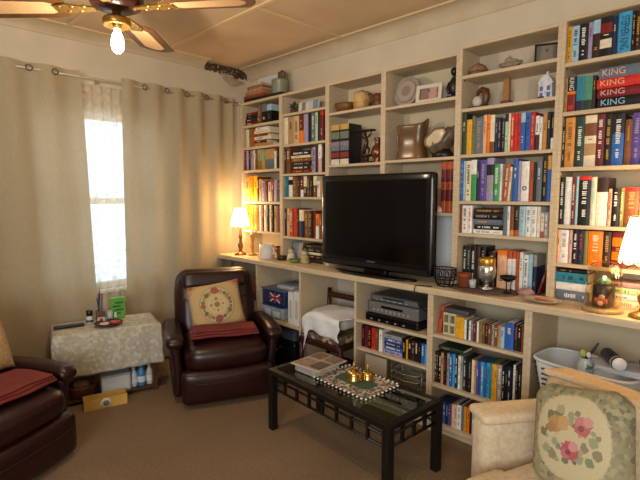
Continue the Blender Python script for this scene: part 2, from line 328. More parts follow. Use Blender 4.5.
# each row: colour, centre x, thickness, height in mm, spine design
UPRIGHT=[
('top shelf, far right bookcase','hardback',2.72,2.193,0.17,'''yellow -836 21.2 186 title:brown
pale_blue -808 34.0 184 title:navy
black -769 40.6 185 title:white
lilac -738 18.8 184 -
dark_brown -712 32.4 190 top:pale_blue:.35
black -668 52.4 193 mid:dark_red,cream
navy -630 22.3 188 -
sky_blue -589 57.6 197 text:STEPHEN KING:navy
black -551 13.3 191 title:gold
dark_brown -532 21.3 188 title:gold'''),
('second shelf, far right bookcase','paperback',2.72,1.939,0.165,'''tan -840 12.6 176 title:brown
dark_red -814 38.9 181 kingv
teal -773 38.3 177 bot:navy:.3
sea_green -735 37.3 172 bot:dark_green:.3
dark_brown -707 15.7 170 -'''),
('third shelf, far right bookcase','hardback',2.72,1.648,0.17,'''black -840 12.7 216 title:cream
amber -810 45.3 260 title:brown
dark_green -764 41.3 260 title:white
cream -714 54.1 262 mid:brown,tan
maroon -668 36.3 261 title:white
black -632 32.0 259 title:gold
blue -589 50.2 254 top2:black:.38:white
brown -545 30.4 222 -
purple -511 36.2 250 title:lilac
grey -473 33.4 240 title:white
green -436 30.7 226 title:cream'''),
('fourth shelf, far right bookcase','paperback',2.72,1.340,0.16,'''black -835 23.9 254 title:white
white -805 33.4 256 -
maroon -778 17.8 258 title:cream
pale_blue -761 11.8 258 -
black -725 57.1 259 top2:red:.08:white
cream -683 24.7 253 title:pale_blue
white -644 49.4 249 top:dark_brown:.3
peach -607 16.9 190 title:red
black -581 32.4 193 title:white
olive -554 18.1 195 title:cream
brown -513 59.5 196 top2:red:.1:tan
tan -465 31.7 189 title:brown
grey -432 29.9 194 title:white'''),
('fifth shelf, far right bookcase','paperback',2.72,1.129,0.16,'''peach -840 12.2 182 -
white -813 41.8 182 title:grey
pink -781 17.0 182 -
black -757 27.0 182 title:white
navy -730 24.6 182 title:red
olive -706 19.1 182 -
orange -661 67.0 182 title:cream
dark_brown -608 35.0 182 title:tan
maroon -554 65.5 182 mid:orange,orange'''),
('third shelf, bookcase right of television','hardback',2.72,1.750,0.165,'''dark_green -1420 26.1 251 -
yellow -1388 34.3 213 -
olive -1360 18.2 232 -
slate -1322 51.9 216 title:tan
peach -1285 19.4 229 -
orange -1265 18.5 230 -
cream -1240 27.5 224 bot:brown:.3
navy -1214 18.7 207 -
black -1194 18.5 201 title:grey
navy -1173 18.9 196 title:grey
pale_green -1153 16.9 219 top:black:.2
cream -1137 11.5 219 -
red -1120 18.9 218 title:cream
red -1100 18.1 217 -
red -1081 17.4 217 title:maroon
blue -1059 24.5 214 top:pale_blue:.25
blue -1032 25.2 212 title:navy
crimson -1006 24.3 213 title:gold
white -981 20.8 188 bot:dark_brown:.45
white -961 15.2 180 -
amber -941 22.4 190 -
black -919 19.0 202 -
black -899 15.7 200 bot:white:.3'''),
('fourth shelf, bookcase right of television','paperback',2.72,1.463,0.165,'''blue -1425 16.7 256 title:pale_blue
pale_blue -1410 11.3 249 -
cream -1384 36.6 248 title:black
green -1347 34.6 252 top:white:.35
navy -1319 16.0 247 -
purple -1288 42.5 249 title:lilac
lilac -1244 41.6 258 mid:black,grey
green -1203 32.8 221 title:white
white -1178 13.7 220 -
rust -1150 27.8 213 lean:3.5
cream -1128 12.1 200 lean:3.5
blue -1091 24.6 244 -
lilac -1069 15.2 232 -
white -1037 44.0 227 emblem:black
rust -1002 21.2 223 -
black -982 14.5 216 -
slate -959 28.2 226 -
black -930 25.7 249 title:gold
gold -905 21.1 253 bot:blue:.7'''),
('fifth shelf, bookcase right of television','paperback',2.72,1.260,0.15,'''brown -1427 13.4 174 -
white -1400 36.5 174 title:black
white -1365 29.2 174 title:red
slate -1142 23.1 174 -
white -1121 14.6 174 -
brown -1102 20.3 174 bot:amber:.2
dark_brown -1075 29.2 174 bot:rust:.2
pale_blue -1042 32.6 174 title:grey
white -1009 29.3 174 title:blue
white -977 29.9 174 title:grey
white -952 16.5 174 title:peach
cream -932 17.4 140 bot:rust:.25
grey -910 23.5 146 title:white'''),
('second shelf, bookcase left of television','hardback',2.72,1.938,0.16,'''cream -3104 48.9 233 -
tan -3041 64.0 233 -
beige -2971 70.0 232 title:brown
maroon -2906 53.6 229 bot:orange:.45
lilac -2851 50.1 233 -
black -2805 34.9 233 -
slate -2765 39.1 233 title:white
pale_green -2726 31.6 233 -
black -2696 25.5 233 -
maroon -2663 33.1 233 top:red:.12'''),
('fourth shelf, bookcase left of television','paperback',2.72,1.483,0.15,'''teal -3110 36.8 174 -
dark_teal -3082 17.0 174 -
white -3047 46.5 174 mid:black,white
brown -2993 52.1 172 title:tan
dark_brown -2944 39.8 171 -
maroon -2904 34.2 174 bot:white:.35
dark_brown -2864 38.6 174 top:cream:.5
dark_brown -2822 38.0 174 title:tan
black -2783 35.1 174 -
brown -2743 36.9 174 top:cream:.45
white -2706 31.8 132 -
tan -2671 31.4 139 -'''),
('fifth shelf, bookcase left of television','hardback',2.72,1.135,0.16,'''dark_brown -3117 22.5 245 -
peach -3084 41.6 246 -
rust -3038 44.1 247 title:cream
red -2992 40.8 248 -
black -2952 32.5 244 -
navy -2907 52.1 237 top:cream:.4
brown -2853 48.7 229 title:gold
dark_brown -2799 52.6 231 title:tan
maroon -2753 32.6 232 -
orange -2717 34.5 208 bot:white:.5
brown -2678 36.4 209 -'''),
('top shelf, corner bookcase','hardback',2.72,2.158,0.15,'''brown -3470 43.9 175 title:tan
black -3409 69.3 171 top:slate:.4
black -3337 67.7 161 top:pale_blue:.35'''),
('second shelf, corner bookcase','paperback',2.72,1.953,0.15,'''cream -3668 45.4 167 -
olive -3623 36.9 168 -
rust -3584 33.3 168 -'''),
('third shelf, corner bookcase','paperback',2.72,1.736,0.15,'''maroon -3702 32.7 183 -
lilac -3666 31.2 186 -
black -3633 27.7 183 -
lilac -3597 36.8 181 title:brown
cream -3562 24.0 188 -
brown -3530 32.9 186 -
sage -3483 53.5 187 bot:olive:.45
sage -3429 46.7 184 bot:amber:.4
tan -3337 128.8 182 bot:slate:.5
white -3255 30.0 159 -
dark_brown -3221 29.7 183 -'''),
('fourth shelf, corner bookcase','paperback',2.72,1.438,0.15,'''tan -3678 60.5 236 -
orange -3611 65.6 239 title:gold
yellow -3548 51.9 242 -
dark_brown -3505 26.7 231 -
tan -3467 41.5 211 -
lilac -3423 40.9 192 title:brown
maroon -3383 31.6 191 -
pink -3342 42.8 181 bot:cream:.5
brown -3294 44.9 198 -
lilac -3249 38.6 197 -
dark_brown -3210 32.5 196 -'''),
('fifth shelf, corner bookcase','paperback',2.72,1.160,0.15,'''yellow -3665 54.2 243 -
amber -3612 43.7 244 -
orange -3557 58.6 245 title:gold
brown -3509 30.0 245 -
cream -3476 29.7 246 -
maroon -3441 32.4 247 -
cream -3403 34.9 247 -
dark_brown -3366 31.6 248 -
cream -3333 28.3 248 -
black -3297 36.6 249 -
tan -3258 33.3 240 -
maroon -3217 41.2 241 -'''),
('counter behind the silver goblet','hardback',2.76,0.926,0.15,'''black -1412 26.9 247 title:white
black -1383 25.2 248 title:grey
black -1353 27.5 245 title:white
dark_brown -1323 28.4 251 -
black -1291 29.3 251 title:grey
dark_brown -1232 40.5 224 title:cream
peach -1167 58.2 238 top:orange:.12
white -1121 25.6 239 top:rust:.2
white -1096 21.7 241 top:rust:.2
rust -1075 15.6 237 -
white -1053 21.2 236 -
white -1026 25.5 224 title:navy
pale_blue -1000 22.9 229 -
navy -976 20.4 228 top:grey:.3'''),
('upper shelf, low unit under the goblets','book',2.54,0.636,0.13,'''yellow -1320 55.3 125 title:amber
white -1281 13.3 119 -
black -1266 11.9 118 -
white -1252 11.8 118 -
slate -1238 11.7 121 -
maroon -1221 17.8 118 title:pink
white -1204 11.5 121 -
olive -1187 17.5 119 -
brown -1169 16.1 120 title:tan
dark_brown -1150 17.1 120 title:tan
brown -1131 15.8 118 -
grey -1113 15.6 121 -
brown -1095 16.6 119 title:cream
tan -1077 15.3 123 -
pale_blue -1056 23.1 121 -
blue -1017 48.1 152 -
dark_brown -981 17.7 148 title:rust
black -962 15.4 146 -
brown -946 13.1 147 -
navy -932 11.1 147 -'''),
('middle shelf, low unit under the goblets','dvd',2.54,0.316,0.135,'''black -1473 10.7 198 title:white
dark_brown -1461 11.3 199 title:tan
black -1445 17.4 201 title:white
tan -1426 15.9 202 -
black -1407 17.1 204 title:red
grey -1388 15.6 205 title:navy
blue -1369 18.1 207 title:white
sky_blue -1350 16.6 208 -
navy -1331 16.4 210 title:white
white -1313 13.6 208 title:grey
grey -1297 14.8 209 -
dark_green -1279 16.0 207 title:white
black -1261 15.8 208 -
black -1243 15.7 207 title:grey
cream -1225 15.5 205 -
amber -1210 11.7 206 -
blue -1195 14.0 207 -
purple -1180 10.2 208 -
sky_blue -1165 16.2 209 title:white
blue -1148 13.7 210 -
sky_blue -1131 15.9 212 title:navy
teal -1115 12.2 213 -
yellow -1100 12.1 214 title:olive
yellow -1085 14.4 215 -
grey -1063 25.7 218 title:white
black -1041 14.0 217 title:white
black -1025 13.9 219 -
navy -1009 13.7 220 title:white
black -994 12.5 221 -
white -980 11.3 239 title:grey
black -965 13.4 237 title:grey
dark_brown -950 13.3 241 -
black -934 14.2 246 -'''),
('bottom shelf, low unit under the goblets','dvd',2.54,0.060,0.135,'''navy -1451 23.3 135 title:white
navy -1427 18.9 136 -
blue -1407 17.3 137 title:white
navy -1387 17.1 139 title:pale_blue
blue -1370 12.8 141 -
red -1356 10.0 142 -
cream -1343 12.7 150 -
cream -1327 13.9 149 title:brown
white -1304 28.2 156 title:grey
slate -1281 12.2 154 -
amber -1264 17.3 158 -
orange -1245 17.1 157 -
dark_brown -1228 11.9 156 -
white -1213 13.1 155 title:navy
black -1199 10.5 154 -
white -1185 12.9 155 title:grey
black -1170 14.0 157 -
navy -1152 16.3 163 title:white'''),
('lower shelf, unit under television','dvd',2.54,0.407,0.135,'''black -2068 28.9 155 title:red
maroon -2037 28.5 156 title:black
black -2007 26.3 156 title:orange
red -1977 27.8 157 title:black
brown -1948 23.9 157 -
white -1909 28.7 158 -
black -1713 23.0 120 title:yellow
yellow -1694 11.8 132 -
black -1672 25.7 133 title:cream
dark_brown -1645 23.8 136 title:grey
black -1618 25.0 139 title:cream
black -1593 20.2 138 -
blue -1571 20.0 133 title:white
sky_blue -1548 19.8 131 -
black -1529 14.4 130 title:white'''),
('shelf just right of television','hardback',2.74,1.386,0.16,'''rust -1569 34.3 330 mid:maroon,maroon
rust -1532 33.7 330 mid:maroon,maroon
rust -1499 28.9 330 mid:maroon,maroon'''),
('third shelf, bookcase left of television','paperback',2.72,1.686,0.15,'''dark_brown -3114 28.5 223 -
brown -3075 48.6 223 -
lilac -2757 36.9 209 title:maroon
dark_brown -2721 29.4 214 -
white -2684 38.2 223 bot:pink:.5
black -2652 19.6 223 -'''),
]
PILES=[
('lying pile, second shelf, far right bookcase','hardback',2.72,1.939,0.17,'''black -577 226 50.5 king:pale_blue
dark_red -580 226 45.5 king:pink
red -583 226 47.8 king:peach
slate -581 216 52.4 king:pink'''),
('pile on the counter left of the glass dome','book',2.72,0.926,0.15,'''slate -758 165 54.2 title:white
white -759 170 43.1 -
teal -766 161 54.0 title:dark_brown
black -767 158 18.5 -'''),
('pile on the counter right of the glass dome','book',2.72,0.926,0.15,'''cream -497 178 40.1 title:tan
white -500 195 29.9 -
pale_green -510 196 32.4 title:green
mauve -511 179 27.3 -'''),
('lying pile, fifth shelf right of television','book',2.72,1.260,0.14,'''white -1245 189 26.9 title:grey
black -1247 180 29.9 title:white
slate -1250 183 32.9 -
black -1251 183 35.9 title:grey
dark_brown -1249 189 29.7 title:tan'''),
('lying pile, third shelf left of television','book',2.72,1.686,0.15,'''maroon -2913 250 29.8 title:orange
dark_brown -2915 231 33.2 title:white
black -2906 236 33.0 title:grey
brown -2909 243 29.6 title:gold
cream -2918 237 21.2 -
black -2918 237 38.0 title:white'''),
('lying pile on the counter left of the television','book',2.72,0.926,0.15,'''dark_brown -2784 249 33.7 -
black -2780 243 33.6 title:tan
cream -2792 219 20.0 -
black -2780 242 33.5 title:grey
dark_brown -2783 224 29.2 -'''),
('lying pile, top shelf, corner bookcase','book',2.72,2.158,0.15,'''maroon -3598 190 30.9 -
dark_brown -3599 180 30.9 -
black -3591 174 28.9 -
maroon -3592 170 25.2 -'''),
('lying pile, second shelf, corner bookcase','book',2.72,1.953,0.15,'''tan -3426 266 30.3 -
maroon -3465 174 26.8 -
cream -3432 251 32.1 -
brown -3457 188 24.9 -
cream -3438 237 30.2 title:tan
white -3444 193 26.6 -'''),
('lying pile in the unit under the television','dvd',2.54,0.407,0.13,'''lilac -1805 153 27.5 title:navy
blue -1805 151 27.4 title:white
navy -1804 151 27.4 title:pink
blue -1805 149 27.3 title:white
grey -1807 146 24.5 -'''),
]
# ------------------------------------------------------------------ books and disc cases
CO = dict(yellow='#e2a51c', pale_blue='#9fc4d2', black='#1d1a1b', lilac='#a195b8', dark_brown='#3a241a', navy='#252b48', sky_blue='#3d9fcb', tan='#b58d5e', dark_red='#7e201c', teal='#2f8096', sea_green='#4f9178', amber='#cf8f3c', dark_green='#29402f', cream='#e8d9b8', maroon='#6d2320', blue='#2f62b0', brown='#7d4a29', purple='#5a4694', grey='#9a9690', green='#3f9a55', white='#e9e6de', peach='#eab48a', olive='#7d7a3e', pink='#dfaaa2', orange='#f07d12', slate='#66717c', pale_green='#b6cfa0', crimson='#b01e3c', rust='#b8552c', gold='#c79a35', red='#cf3120', sage='#94a07a', beige='#cdb48c', dark_teal='#1e4c57', mauve='#9c7f86')
SAY = lambda c: c.replace('_', ' ')
PAGE = M('#e6d8b8', .9, noise=.08, scale=90)
def bm_(c): return M(CO[c], .45, noise=.16, scale=45, spec=.3)
def lum(c): r = lin(CO[c]); return .3*r[0]+.6*r[1]+.1*r[2]
ORD = ['first', 'second', 'third', 'fourth', 'fifth', 'sixth', 'seventh', 'eighth', 'ninth', 'tenth', 'eleventh']
def make_book(kind, col, w, h, d, style):
    """spine at y=0 facing -y, thickness along x, height along z; root mesh = cover, child = pages"""
    g = MB(); mats = [bm_(col)]; bands = [(0, 1, 0)]; title = None; tw = .45
    def slot(c):
        m = bm_(c)
        if m not in mats: mats.append(m)
        return mats.index(m)
    p = style.split(':'); op = p[0]; txt = None; emblem = None
    if op in ('title',): title = p[1]
    elif op == 'bot': f = float(p[2]); bands = [(0, f, slot(p[1])), (f, 1, 0)]
    elif op in ('top', 'top2'):
        f = 1-float(p[2]); bands = [(0, f, 0), (f, 1, slot(p[1]))]
        if op == 'top2': title = p[3]
    elif op == 'mid':
        a, b = p[1].split(','); bands = [(0, .22, 0), (.22, .45, slot(b)), (.45, .6, 0), (.6, .85, slot(a)), (.85, 1, 0)]
    elif op == 'text': txt = (p[1], p[2])
    elif op == 'king': txt = ('KING', p[1])
    elif op == 'kingv': bands = [(0, .5, 0), (.5, .58, slot('orange')), (.58, 1, slot('black'))]
    elif op == 'emblem': emblem = p[1]
    t = min(.0025, w*.12); rr = min(.004, w*.2) if kind != 'dvd_case' else .0006
    hw = w/2
    out = [(-hw, d), (-hw, rr), (-hw*.55, rr*.25), (0, 0), (hw*.55, rr*.25), (hw, rr), (hw, d), (hw-t, d), (hw-t, rr+t), (-hw+t, rr+t), (-hw+t, d)]
    n = len(out); zs = [0]+[b[1] for b in bands]
    vs_ = [(x, y, z*h) for z in zs for x, y in out]; fs_ = []
    k0 = len(g.v); g.v += vs_
    for j, (a, b, mi) in enumerate(bands):
        for i in range(n):
            i2 = (i+1) % n; g.f.append([j*n+i, j*n+i2, (j+1)*n+i2, (j+1)*n+i]); g.m.append(mi); g.s.append(False)
    for j, rev in ((0, True), (len(zs)-1, False)):
        mi = bands[0][2] if j == 0 else bands[-1][2]
        for q in ([0, 1, 9, 10], [5, 6, 7, 8], [1, 2, 3, 4, 5, 8, 9]):
            q = [j*n+i for i in q]; g.f.append(q[::-1] if rev else q); g.m.append(mi); g.s.append(False)
    # rows of small raised letter shapes down the spine
    def letters(z0, z1, c, wid):
        mi = slot(c); z = z1
        lw = w*wid
        while z > z0+.004:
            l = rnd.uniform(.006, .011)
            if rnd.random() < .82:
                g.box((rnd.uniform(-.02, .02)*w, -.0002+rr*.1, z-l/2), (lw*rnd.uniform(.7, 1), .0016, l*.62), mi)
            z -= l
    if op in ('-', 'bot', 'top') and w > .0115 and rnd.random() < .75:
        f0, f1 = (.2, .45) if op == 'top' else (.55, .9)
        letters(h*f0, h*rnd.uniform(f1-.15, f1), rnd.choice(['white', 'cream', 'gold', 'grey'] if lum(col) < .18 else ['black', 'dark_brown', 'maroon', 'navy']), rnd.uniform(.25, .42))
    if title and w > .009:
        letters(h*.42, h*.9, title, tw)
        if h > .14: letters(h*.14, h*.32, title, tw*.7)
    if op == 'mid':
        letters(h*.48, h*.57, p[1].split(',')[1], .5)
    o = g.build(kind, mats)
    MB().span((-hw+t+.0002, rr+t, .003), (hw-t-.0002, d-.004, h-.003)).build('page_block', PAGE, o) if kind != 'dvd_case' else \
        MB().span((-hw+t+.0002, rr+t, .0015), (hw-t-.0002, d-.0005, h-.0015)).build('disc_tray', M('#2a2a2c', .4), o)
    # text space: x reading -> -z, y up -> +x, z out -> -y
    Wt = Matrix(((0, 1, 0, 0), (0, 0, -1, -.0006), (-1, 0, 0, h/2), (0, 0, 0, 1)))
    if op == 'king': Wt[2][3] = h*.70
    if txt: text_mesh(txt[0], w*.86, bm_(txt[1]), 'spine_title', o, Wt, .0005, maxw=h*(.8 if op == 'text' else .46))
    if op == 'kingv':
        Wk = Wt.copy(); Wk[2][3] = h*.79; text_mesh('KING', w*.8, bm_('white'), 'spine_title', o, Wk, .0005, maxw=h*.36)
        MB().box((0, -.0003, h*.13), (w*.6, .0012, w*.6)).build('spine_emblem', bm_('red'), o)
    if emblem:
        MB().lathe([(w*.16, 0), (w*.28, 0), (w*.28, .0012), (w*.16, .0012), (w*.16, 0)], 20, close=False, T=RT(PI/2, 0, 0, (0, -.0002, h*.33))).build('spine_emblem', bm_(emblem), o)
    return o
KN = {'hardback': ('hardback_book', 'hardback'), 'paperback': ('paperback_book', 'paperback'), 'book': ('book', 'book'), 'dvd': ('dvd_case', 'disc case')}
def label_for(items, i, word, tail, frm):
    same = [j for j, it in enumerate(items) if it[0] == items[i][0]]; c = SAY(items[i][0])
    if len(same) == 1: return f'the only {c} {word}, {tail}'
    return f'{ORD[same.index(i)]} {c} {word} {frm} {tail}'
def parse(txt):
    r = []
    for ln in txt.split('\n'):
        q = ln.split(' ', 4); r.append((q[0], float(q[1])/1000, float(q[2])/1000, float(q[3])/1000, q[4]))
    return r
for where, kind, yp, z, d, txt in UPRIGHT:
    items = parse(txt); nm, word = KN[kind]; r2 = random.Random(where)
    for i, (col, x, w_, h, st) in enumerate(items):
        ln = 0
        if st.startswith('lean'): ln = math.radians(float(st.split(':')[1])); st = 'title:cream' if col != 'cream' else '-'
        o = make_book(nm, col, w_, h, d*r2.uniform(.93, 1.0), st)
        o.location = (x, yp+r2.uniform(-.004, .004), z+.0006+abs(math.sin(ln))*w_/2); o.rotation_euler = (0, ln, 0)
        tag(o, label_for(items, i, word, where, 'from left,'), 'DVD' if kind == 'dvd' else 'book', ('disc cases on the ' if kind == 'dvd' else 'books on the ')+where)
for where, kind, yp, z, d, txt in PILES:
    items = parse(txt); nm, word = KN[kind]; zz = z+.0006; r2 = random.Random(where)
    for i, (col, x, L, th, st) in enumerate(items):
        o = make_book(nm, col, th, L, d*r2.uniform(.9, 1.0), st)
        o.location = (x+L/2, yp+r2.uniform(-.003, .006), zz+th/2); o.rotation_euler = (0, -PI/2, 0); zz += th+.0006
        tag(o, label_for(items, i, word, where, 'from bottom,'), 'DVD' if kind == 'dvd' else 'book', ('disc cases in the ' if kind == 'dvd' else 'books in the ')+where)
# ------------------------------------------------------------------ curtains
def cloth_translucent(name, hx, trans=.35, clear=.0, weave=True, lace=False):
    m = D.materials.new(name); m.use_nodes = True; nt = m.node_tree; nt.nodes.clear(); L = nt.links.new
    o = nt.nodes.new('ShaderNodeOutputMaterial'); d = nt.nodes.new('ShaderNodeBsdfDiffuse'); t = nt.nodes.new('ShaderNodeBsdfTranslucent'); tr = nt.nodes.new('ShaderNodeBsdfTransparent')
    m1 = nt.nodes.new('ShaderNodeMixShader'); m2 = nt.nodes.new('ShaderNodeMixShader'); m1.inputs[0].default_value = trans; m2.inputs[0].default_value = clear
    tc = nt.nodes.new('ShaderNodeTexCoord'); mp = nt.nodes.new('ShaderNodeMapping'); mp.inputs['Scale'].default_value = (30, 30, 3) if not lace else (1, 1, 1)
    n = nt.nodes.new('ShaderNodeTexNoise'); n.inputs['Scale'].default_value = 9 if not lace else 26; n.inputs['Detail'].default_value = 5
    r = nt.nodes.new('ShaderNodeValToRGB'); c = lin(hx); e = r.color_ramp.elements
    e[0].color = tuple(x*.86 for x in c[:3])+(1,); e[1].color = c; e[0].position = .3; e[1].position = .7
    L(tc.outputs['Object'], mp.inputs[0]); L(mp.outputs[0], n.inputs['Vector']); L(n.outputs['Fac'], r.inputs[0]); L(r.outputs[0], d.inputs[0]); L(r.outputs[0], t.inputs[0])
    if lace:
        v = nt.nodes.new('ShaderNodeTexVoronoi'); v.inputs['Scale'].default_value = 16; L(tc.outputs['Object'], v.inputs['Vector'])
        r2 = nt.nodes.new('ShaderNodeValToRGB'); r2.color_ramp.elements[0].position = .28; r2.color_ramp.elements[1].position = .5
        r2.color_ramp.elements[0].color = (.26, .26, .26, 1); r2.color_ramp.elements[1].color = (.55, .55, .55, 1)
        L(v.outputs['Distance'], r2.inputs[0]); L(r2.outputs[0], m2.inputs[0])
    L(d.outputs[0], m1.inputs[1]); L(t.outputs[0], m1.inputs[2]); L(m1.outputs[0], m2.inputs[1]); L(tr.outputs[0], m2.inputs[2]); L(m2.outputs[0], o.inputs[0])
    return m
CUR = cloth_translucent('curtain_linen', '#bfb093', .24, .02)
RX, RZ = -3.86, 2.40
rod = MB().tube([(RX, .2, RZ), (RX, 2.78, RZ)], .009, 10).build('curtain_rod', M('#c8bca8', .35, .5))
tag(rod, 'thin pale curtain rod along the top of the window wall', 'curtain rod')
for yy in (.35, 1.45, 2.74):
    MB().box((XW+.004-RX*0, yy, RZ), (.008, .03, .06)).tube([(XW+.006, yy, RZ-.012), (RX, yy, RZ-.012)], .006, 8).build('rod_bracket', M('#b8ac98', .4, .4), rod)
for yy in (.2, 2.78): MB().ell((RX, yy, RZ), (.018, .022, .018), 12, 8).build('finial', M('#c8bca8', .35, .5), rod)
RING = M('#6d6152', .3, .9)
def curtain(label, y0t, y1t, y0b, y1b, folds, eye_ys, mat, name='curtain', amp=.024, ztop=RZ+.045, zb=.04, xo=0, header=True):
    def P(u, v):
        z = zb+(ztop-zb)*v; a = y0b+(y0t-y0b)*v; b = y1b+(y1t-y1b)*v; ph = 2*PI*folds*u
        k = .35+.65*v if header else 1
        xx = RX+xo+amp*math.sin(ph+.5*math.sin(3*v+u*5))*k+.012*math.sin(ph*.37+2.2*v)*(1-v)
        return (xx, a+(b-a)*u+.010*math.sin(5*v+u*9)*(1-v), z)
    g = MB().grid(P, int(folds*16), 26); o = g.build(name, mat, fixn=False)
    tag(o, label, 'curtain')
    for ey in eye_ys:
        T = RT(0, PI/2, 0, (RX+xo+amp+.001, ey, RZ)); R0, r0 = .020, .006
        vs_ = []; fs_ = []
        pts = [(R0*math.cos(a), R0*math.sin(a), 0) for a in [2*PI*i/18 for i in range(18)]]
        MB().tube(pts, 0.0042, 7, closed=True, T=T @ RT(0, 0, 0)).build('eyelet', RING, o)
    return o
curtain('cream curtain hanging left of the bright window gap', -.30, 1.30, -.34, 1.375, 6, (.10, .30, .53, .70, .956, 1.122), CUR)
curtain('cream curtain hanging right of the gap, beside the corner bookcase', 1.615, 2.69, 1.565, 2.64, 5, (1.80, 2.0, 2.19, 2.39, 2.60), CUR)
lace = cloth_translucent('lace_net', '#efe4cf', .45, .3, lace=True)
curtain('lace net curtain glowing with daylight in the window gap', .90, 2.12, .90, 2.12, 16, (), lace, 'lace_curtain', .010, RZ-.03, .06, -.055, False)

# ------------------------------------------------------------------ ceiling fan with a bare bulb
FX, FY = -2.39, .99
fan = thing('ceiling_fan', 'brown four bladed ceiling fan with a lit bulb under it', 'ceiling fan', (FX, FY, 2.15))
brass = M('#a8803c', .35, .85, noise=.25, scale=60); dkb = M('#3a1d16', .25); bl = M('#593615', .45, noise=.2, scale=14); cane = M('#d0a878', .7, noise=.12, scale=120)
def fz(z): return z-2.15
MB().lathe([(.075, fz(2.76)), (.07, fz(2.72)), (.03, fz(2.69)), (.013, fz(2.69)), (.013, fz(2.56)), (.013, fz(2.55))], 20).build('downrod', brass, fan)
MB().lathe([(.05, fz(2.56)), (.115, fz(2.54)), (.13, fz(2.51)), (.13, fz(2.455)), (.115, fz(2.425)), (.07, fz(2.405)), (.0, fz(2.40))], 32).build('motor', dkb, fan)
MB().lathe([(.020, fz(2.405)), (.022, fz(2.375)), (.062, fz(2.368)), (.066, fz(2.362)), (.066, fz(2.335)), (.060, fz(2.331)), (.03, fz(2.345)), (.020, fz(2.342)), (.016, fz(2.32)), (.0, fz(2.32))], 28).build('lamp_cup', brass, fan)
bulb = MB().lathe([(.013, fz(2.325)), (.015, fz(2.312)), (.025, fz(2.285)), (.031, fz(2.255)), (.030, fz(2.232)), (.022, fz(2.213)), (.011, fz(2.205)), (0, fz(2.203))], 24).build('light_bulb', emit('#ffdcae', 30, 'bulb_glow'), fan)
bulb.visible_shadow = True
for i, ang in enumerate((38, 137, 226, 314)):
    a = math.radians(ang)
    arm = MB()
    arm.prism([(.10, -.018), (.17, -.03), (.235, -.045), (.30, -.03), (.30, .03), (.235, .045), (.17, .03), (.10, .018)], -.004, .004, axis='z')
    for q in range(5): arm.ell((.15+.03*q, .022*(-1)**q, .0), (.014, .012, .008), 8, 6)
    ar = arm.build('blade_bracket', brass, fan, (0, 0, fz(2.415)), (math.radians(6), 0, a))
    # blade: brown surround, paler cane panel
    def outline(s, e):
        r0, r1 = .235+e, .70-e
        return [(r0, -.052*s), (r0+.05, -.094*s), (r1-.05, -.108*s), (r1-.01, -.055*s), (r1, -.02*s), (r1, .02*s), (r1-.01, .055*s), (r1-.05, .108*s), (r0+.05, .094*s), (r0, .052*s)]
    b = MB().prism(outline(1, 0), .004, .011, axis='z').build('blade', bl, fan, (0, 0, fz(2.415)), (math.radians(8), 0, a), bevel=.002)
    MB().prism(outline(.55, .045), .002, .0035, axis='z').build('cane_panel', cane, b)
lamp('fan_bulb_light', 'POINT', (FX, FY, 2.16), 28, (1, .82, .60), .04)

# ------------------------------------------------------------------ leather recliners
def leather():
    m = M('#270b0b', .34, noise=.30, scale=5, bump=.35, bscale=70, spec=.5, name='leather'); return m
LEA = leather()
SEAM = M('#260c0b', .5)
def recliner(name, label, loc, rz, cat='armchair'):
    t = thing(name, label, cat, loc, rz); t.scale = (1.0, .97, .885)
    MB().rbox((-.02, 0, .205), (.62, .60, .37), .04, 4).build('base', LEA, t)
    for s in (-.22, .22): MB().lathe([(.022, 0), (.026, .02), (.02, .03)], 10).build('foot', SEAM, t, (.18, s, 0)); MB().lathe([(.022, 0), (.026, .02), (.02, .03)], 10).build('foot', SEAM, t, (-.25, s, 0))
    def seatfn(p, q): return Vector((p.x+.025*(1-q[1]**2)*max(0, q[0]), p.y, p.z+.03*(1-q[0]**2)*(1-q[1]**2)*(1 if q[2] > 0 else 0)))
    st = MB().rbox((.10, 0, .385), (.56, .615, .20), .085, 7, fn=seatfn).build('seat', LEA, t)
    pp = [(.10+.28-.02+.012*math.sin(k*.9), -.26+.02*k, .352+.004*math.sin(k*2.1)) for k in range(27)]
    ft = MB().rbox((.345, 0, .165), (.11, .675, .28), .05, 6, fn=lambda p, q: Vector((p.x+.018*(1-q[1]**2)*(1-q[2]**2)*max(0, q[0]), p.y, p.z))).build('footrest', LEA, t)
    MB().tube([(.404, -.29, .21), (.418, -.15, .207), (.421, 0, .206), (.418, .15, .207), (.404, .29, .21)], .004, 6).build('seam', SEAM, ft)
    for s in (-1, 1):
        def armfn(p, q): return Vector((p.x, p.y+s*.03*max(0, q[2])*(1), p.z))
        a = MB().rbox((-.04, s*.352, .30), (.64, .08, .49), .038, 6, fn=armfn).build('arm', LEA, t)
        def padfn(p, q): return Vector((p.x, p.y, p.z-.035*max(0, -q[0])**2-.02*max(0, q[0])**3))
        MB().rbox((.0, s*.372, .535), (.66, .135, .10), .052, 6, fn=padfn).build('arm_pad', LEA, a)
    T = RT(0, math.radians(-13), 0, (-.235, 0, .42))
    def backfn(p, q):
        return Vector((p.x+.03*(1-q[1]**2)*max(0, q[0])*(.6+.4*math.cos(3*q[2])), p.y*(1-.10*max(0, q[2])**2), p.z))
    bk = MB().rbox((0, 0, .28), (.20, .68, .62), .09, 8, T=T, fn=backfn).build('backrest', LEA, t)
    MB().rbox((.075, 0, .475), (.11, .56, .17), .055, 6, T=T).build('head_pillow', LEA, bk)
    MB().rbox((.07, 0, .17), (.10, .58, .36), .05, 6, T=T).build('lumbar_pad', LEA, bk)
    return t
rec = recliner('recliner', 'dark burgundy leather recliner in the corner holding a round-medallion cushion', (-3.06, 1.985, 0), math.radians(-25))
lef = recliner('recliner', 'dark burgundy leather recliner cut off by the left edge', (-2.99, .37, 0), math.radians(28))
